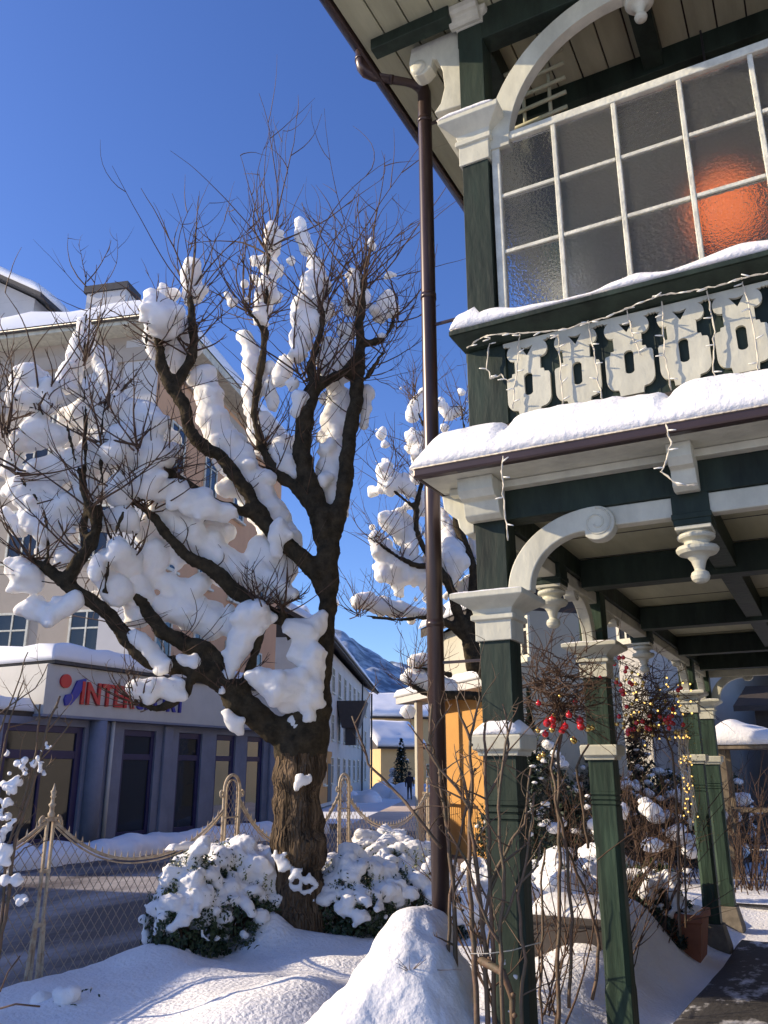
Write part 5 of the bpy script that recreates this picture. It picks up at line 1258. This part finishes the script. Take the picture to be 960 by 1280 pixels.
# conifers, a spruce by the first bay, one down the street
def conifer(px, py, h_, H_, R0, label, seed, n_=2600, ls=.06, z0=-.3):
    r = random.Random(seed); b = on(px, py, h_, z0); t = thing('conifer_tree', b, label, 'tree'); b = Vector(b)
    mb = MB(); mb.tube([b, b+Vector((0,0,H_))], [R0*.1,.01], 8); mb.build('trunk', M['limb_bark'], t)
    mb = MB(); s_ = MB()
    for i in range(n_):
        u = r.random()**1.3; tier = (u*9) % 1; rad = R0*(1-u)*(.55+.45*(1-tier)); g = r.random()*6.283; k = r.random()**.5
        mb.leaf(b+Vector((rad*k*math.cos(g), rad*k*math.sin(g), H_*(.08+.92*u)-rad*k*.25)), Vector((r.gauss(0,.6), r.gauss(0,.6), 1)), ls*r.uniform(.7,1.4), .3)
    mb.build('foliage', M['needle'], t)
    for i in range(36):
        u = r.uniform(.05,.95); g = r.random()*6.283; rad = R0*(1-u)*.8; s_.ball(b+Vector((rad*math.cos(g), rad*math.sin(g), H_*(.1+.9*u)-rad*.2)), R0*r.uniform(.09,.2)*(1.2-u), 2, (1.3,1.3,.6))
    remesh('snow', s_, R0*.05, M['snow'], t, 2, R0*.02, 3/R0)
conifer(502, 975, 74, 4.6, 1.7, 'dark round conifer with snow pads far down the street', 5, 1800, .16, -.4)
conifer(668, 1010, 13.0, 3.1, .42, 'slim dark conifer sprinkled with snow beside the first veranda post', 6, 3200, .045, -.3)
conifer(800, 1000, 19, 3.0, 1.3, 'broad conifer in shade behind the bauble shrub', 7, 2600, .09, -.3)

# ploughed snow heaps and the walker in the far street
for px, py, h_, rr, lab in ((448,978,62,1.5,'ploughed snow heap against the grey white town house'),(482,975,78,1.8,'bluish shaded snow heap in the middle of the far street'),(520,980,70,2.4,'ploughed snow heap at the kerb behind the walker')):
    b = on(px, py, h_, -.45); t = thing('snow_heap', b, lab, 'snow heap'); mb = MB()
    for k in range(9): mb.ball(Vector(b)+Vector((rnd.gauss(0,rr*.5), rnd.gauss(0,rr*.5), 0)), rr*rnd.uniform(.35,.6), 2, (1,1,.9))
    remesh('snow', mb, .14, M['snow_far'], t, 3, .12, 1)

def person(b, label, H_=1.76, yaw=0):
    t = thing('person', b, label, 'person', rz=0); k = H_/1.76; b = Vector(b)
    V = {'pel':(0,0,.95,.15),'wa':(0,0,1.12,.145),'ch':(0,.01,1.34,.17),'nk':(0,.01,1.50,.06),
         'lh':(-.09,0,.88,.1),'lk':(-.1,.09,.5,.065),'la':(-.11,.02,.09,.045),'lt':(-.11,.17,.04,.04),'rh':(.09,0,.88,.1),'rk':(.1,-.02,.5,.065),'ra':(.12,-.2,.12,.045),'rt':(.12,-.08,.04,.04),
         'ls':(-.2,.01,1.42,.07),'le':(-.26,-.05,1.14,.052),'lw':(-.25,.06,.9,.04),'lf':(-.24,.1,.82,.035),'rs':(.2,.01,1.42,.07),'re':(.26,.03,1.14,.052),'rw':(.25,.12,.92,.04),'rf':(.24,.16,.84,.035)}
    Ed = [('pel','wa'),('wa','ch'),('ch','nk'),('pel','lh'),('lh','lk'),('lk','la'),('la','lt'),('pel','rh'),('rh','rk'),('rk','ra'),('ra','rt'),('ch','ls'),('ls','le'),('le','lw'),('lw','lf'),('ch','rs'),('rs','re'),('re','rw'),('rw','rf')]
    ks = list(V); me = bpy.data.meshes.new('body'); rm = Matrix.Rotation(yaw, 3, 'Z')
    me.from_pydata([b+rm @ (Vector(V[q][:3])*k) for q in ks], [(ks.index(x), ks.index(y)) for x, y in Ed], [])
    o = bpy.data.objects.new('tmp', me); col.objects.link(o); o.modifiers.new('s', 'SKIN'); sd = o.modifiers.new('d', 'SUBSURF'); sd.levels = 1
    for i, q in enumerate(ks): me.skin_vertices[0].data[i].radius = (V[q][3]*k,)*2
    me.skin_vertices[0].data[0].use_root = True
    dg = bpy.context.evaluated_depsgraph_get(); dg.update(); m2 = bpy.data.meshes.new_from_object(o.evaluated_get(dg)); bpy.data.objects.remove(o)
    m2.materials.clear(); m2.materials.append(M['coat']); m2.name = 'body'
    for p_ in m2.polygons: p_.use_smooth = True
    bo = bpy.data.objects.new('body', m2); link(bo, t); bo.matrix_parent_inverse = Matrix.Translation(b).inverted()
    mb = MB(); c = b+Vector((0,0,1.63*k)); mb.ball(c, .108*k, 3, (.86,.98,1.2)); f_ = rm @ Vector((0,1,0)); mb.ball(c+f_*.11*k-Vector((0,0,.01)), .022, 1)
    for s_ in (-1,1): mb.ball(c+rm @ Vector((s_*.095,0,0))*k, .028, 1)
    mb.build('head', M['skin'], t, True)
    mb = MB(); mb.ball(c+Vector((0,0,.035))-f_*.02, .117*k, 3, (.9,1,1.08)); mb.build('cap', M['coat'], t, True)
    return t
fp = PZ(487+24, 1001, -.36)
person(tuple(PZ(512, 1000, -.3)), 'person in dark clothes walking away down the snowy street', 1.78, R_(25))

# ------------------------------------------------------------------ mountains
def ridge(name, dist, pts, mt, depth, seed):
    """a range whose crest follows the given bearings: (image column, image row at the crest)"""
    mb = MB(); V = []; n = 160; rows = 26
    cols = []
    for i in range(n+1):
        t = i/n*(len(pts)-1); k = min(int(t), len(pts)-2); f = t-k
        x = pts[k][0]*(1-f)+pts[k+1][0]*f; y = pts[k][1]*(1-f)+pts[k+1][1]*f; p = PH(x, 950, dist); cz = PH(x, y, dist).z
        cols.append((Vector((p.x, p.y, 0)), cz))
    for p, cz in cols:
        out = Vector((p.x, p.y, 0)).normalized()
        for j in range(rows+1):
            g = j/rows; q = p-out*depth*(1-g); z = -20+(cz+20)*g**1.15
            z += (noise.noise(q*.006+Vector((seed,0,0)))*.16+noise.noise(q*.02+Vector((seed,0,0)))*.07+noise.noise(q*.06)*.03)*cz*(g*(1.25-g))*2
            V.append(q+Vector((0,0,z)))
    m_ = rows+1
    mb.add(V, [(i*m_+j, (i+1)*m_+j, (i+1)*m_+j+1, i*m_+j+1) for i in range(n) for j in range(rows)])
    return tag(mb.build(name, mt, None, True), kind='structure')
ridge('mountain', 1700, [(-200,900),(100,860),(300,800),(380,775),(423,790),(440,797),(456,810),(475,818),(494,829),(512,842),(560,850),(640,880),(760,860),(900,900),(1100,920)], M['mountain'], 1100, 3)
ridge('far_mountain', 3200, [(300,850),(420,835),(470,826),(500,828),(520,832),(560,835),(640,850),(800,880),(1000,920)], M['mountain'], 1200, 9)

CH, P, d, n = house('shade_house', 'long beige house added out of view beside the road to shade the garden', 'house', (-17.0,-14), (0,1), 17.3, 8, -.2, 5.5, M['beige'], over=.5, snow_h=.4, roof='gable_u', rise=1.5)  # unseen house, added and sized to cast shade on the garden snow
for k in range(5): window(CH, P, d, n, 1.4+k*3.2, .9, 1.2, 1.6)

for px, h_, sz, sd, lab in ((668,16.5,(1.2,.8,2.3),51,'tall dark hedge bush between the first and second posts'),(735,17.2,(1.2,.8,2.1),52,'tall dark hedge bush straight behind the second post'),(805,18.0,(1.3,.8,1.8),53,'tall dark hedge bush behind the glittering bauble shrub'),(868,18.6,(1.3,.8,1.9),54,'tall dark hedge bush between the two farthest posts')):
    shrub('hedge_bush', on(px,1040,h_,-.3), sz, 5200, lab, 'shrub', seed=sd, cover=.22, lsize=.05, lm='needle')
t = thing('wooden_trough', on(722,1160,8.0,-.05), 'dark wooden planting trough low between the first two posts', 'planter')
p = Vector(t.location); mb = MB(); mb.sqlathe(p.x, p.y, [(.3,-.1),(.34,.36),(.37,.365),(.37,.42),(.33,.42),(.32,.36)]); mb.build('box', M['roof_dark'], t, bevel=.01)
mb = MB(); slab(mb, (p.x-.34,p.y-.34,.38), (.68,0,0), (0,.68,0), .16, 16, 16, .15, .05, 4); mb.build('snow', M['snow'], t, True)

thicket(655, 1200, 6.2, .22, 1.5, 26, 'tangle of fine bare canes behind the first veranda post', 11, False)
thicket(735, 1200, 7.6, .25, 1.5, 26, 'tangle of fine bare canes behind the second veranda post', 12, False)
thicket(800, 1150, 9.2, .3, 1.7, 30, 'tangle of fine bare canes around the terracotta planter', 13, False)

shrub('boxwood_shrub', on(362,1110,10.0,0), (.6,.5,.8), 4200, 'boxwood directly behind the big trunk, before the gate', 'shrub', seed=61, cover=1.3)
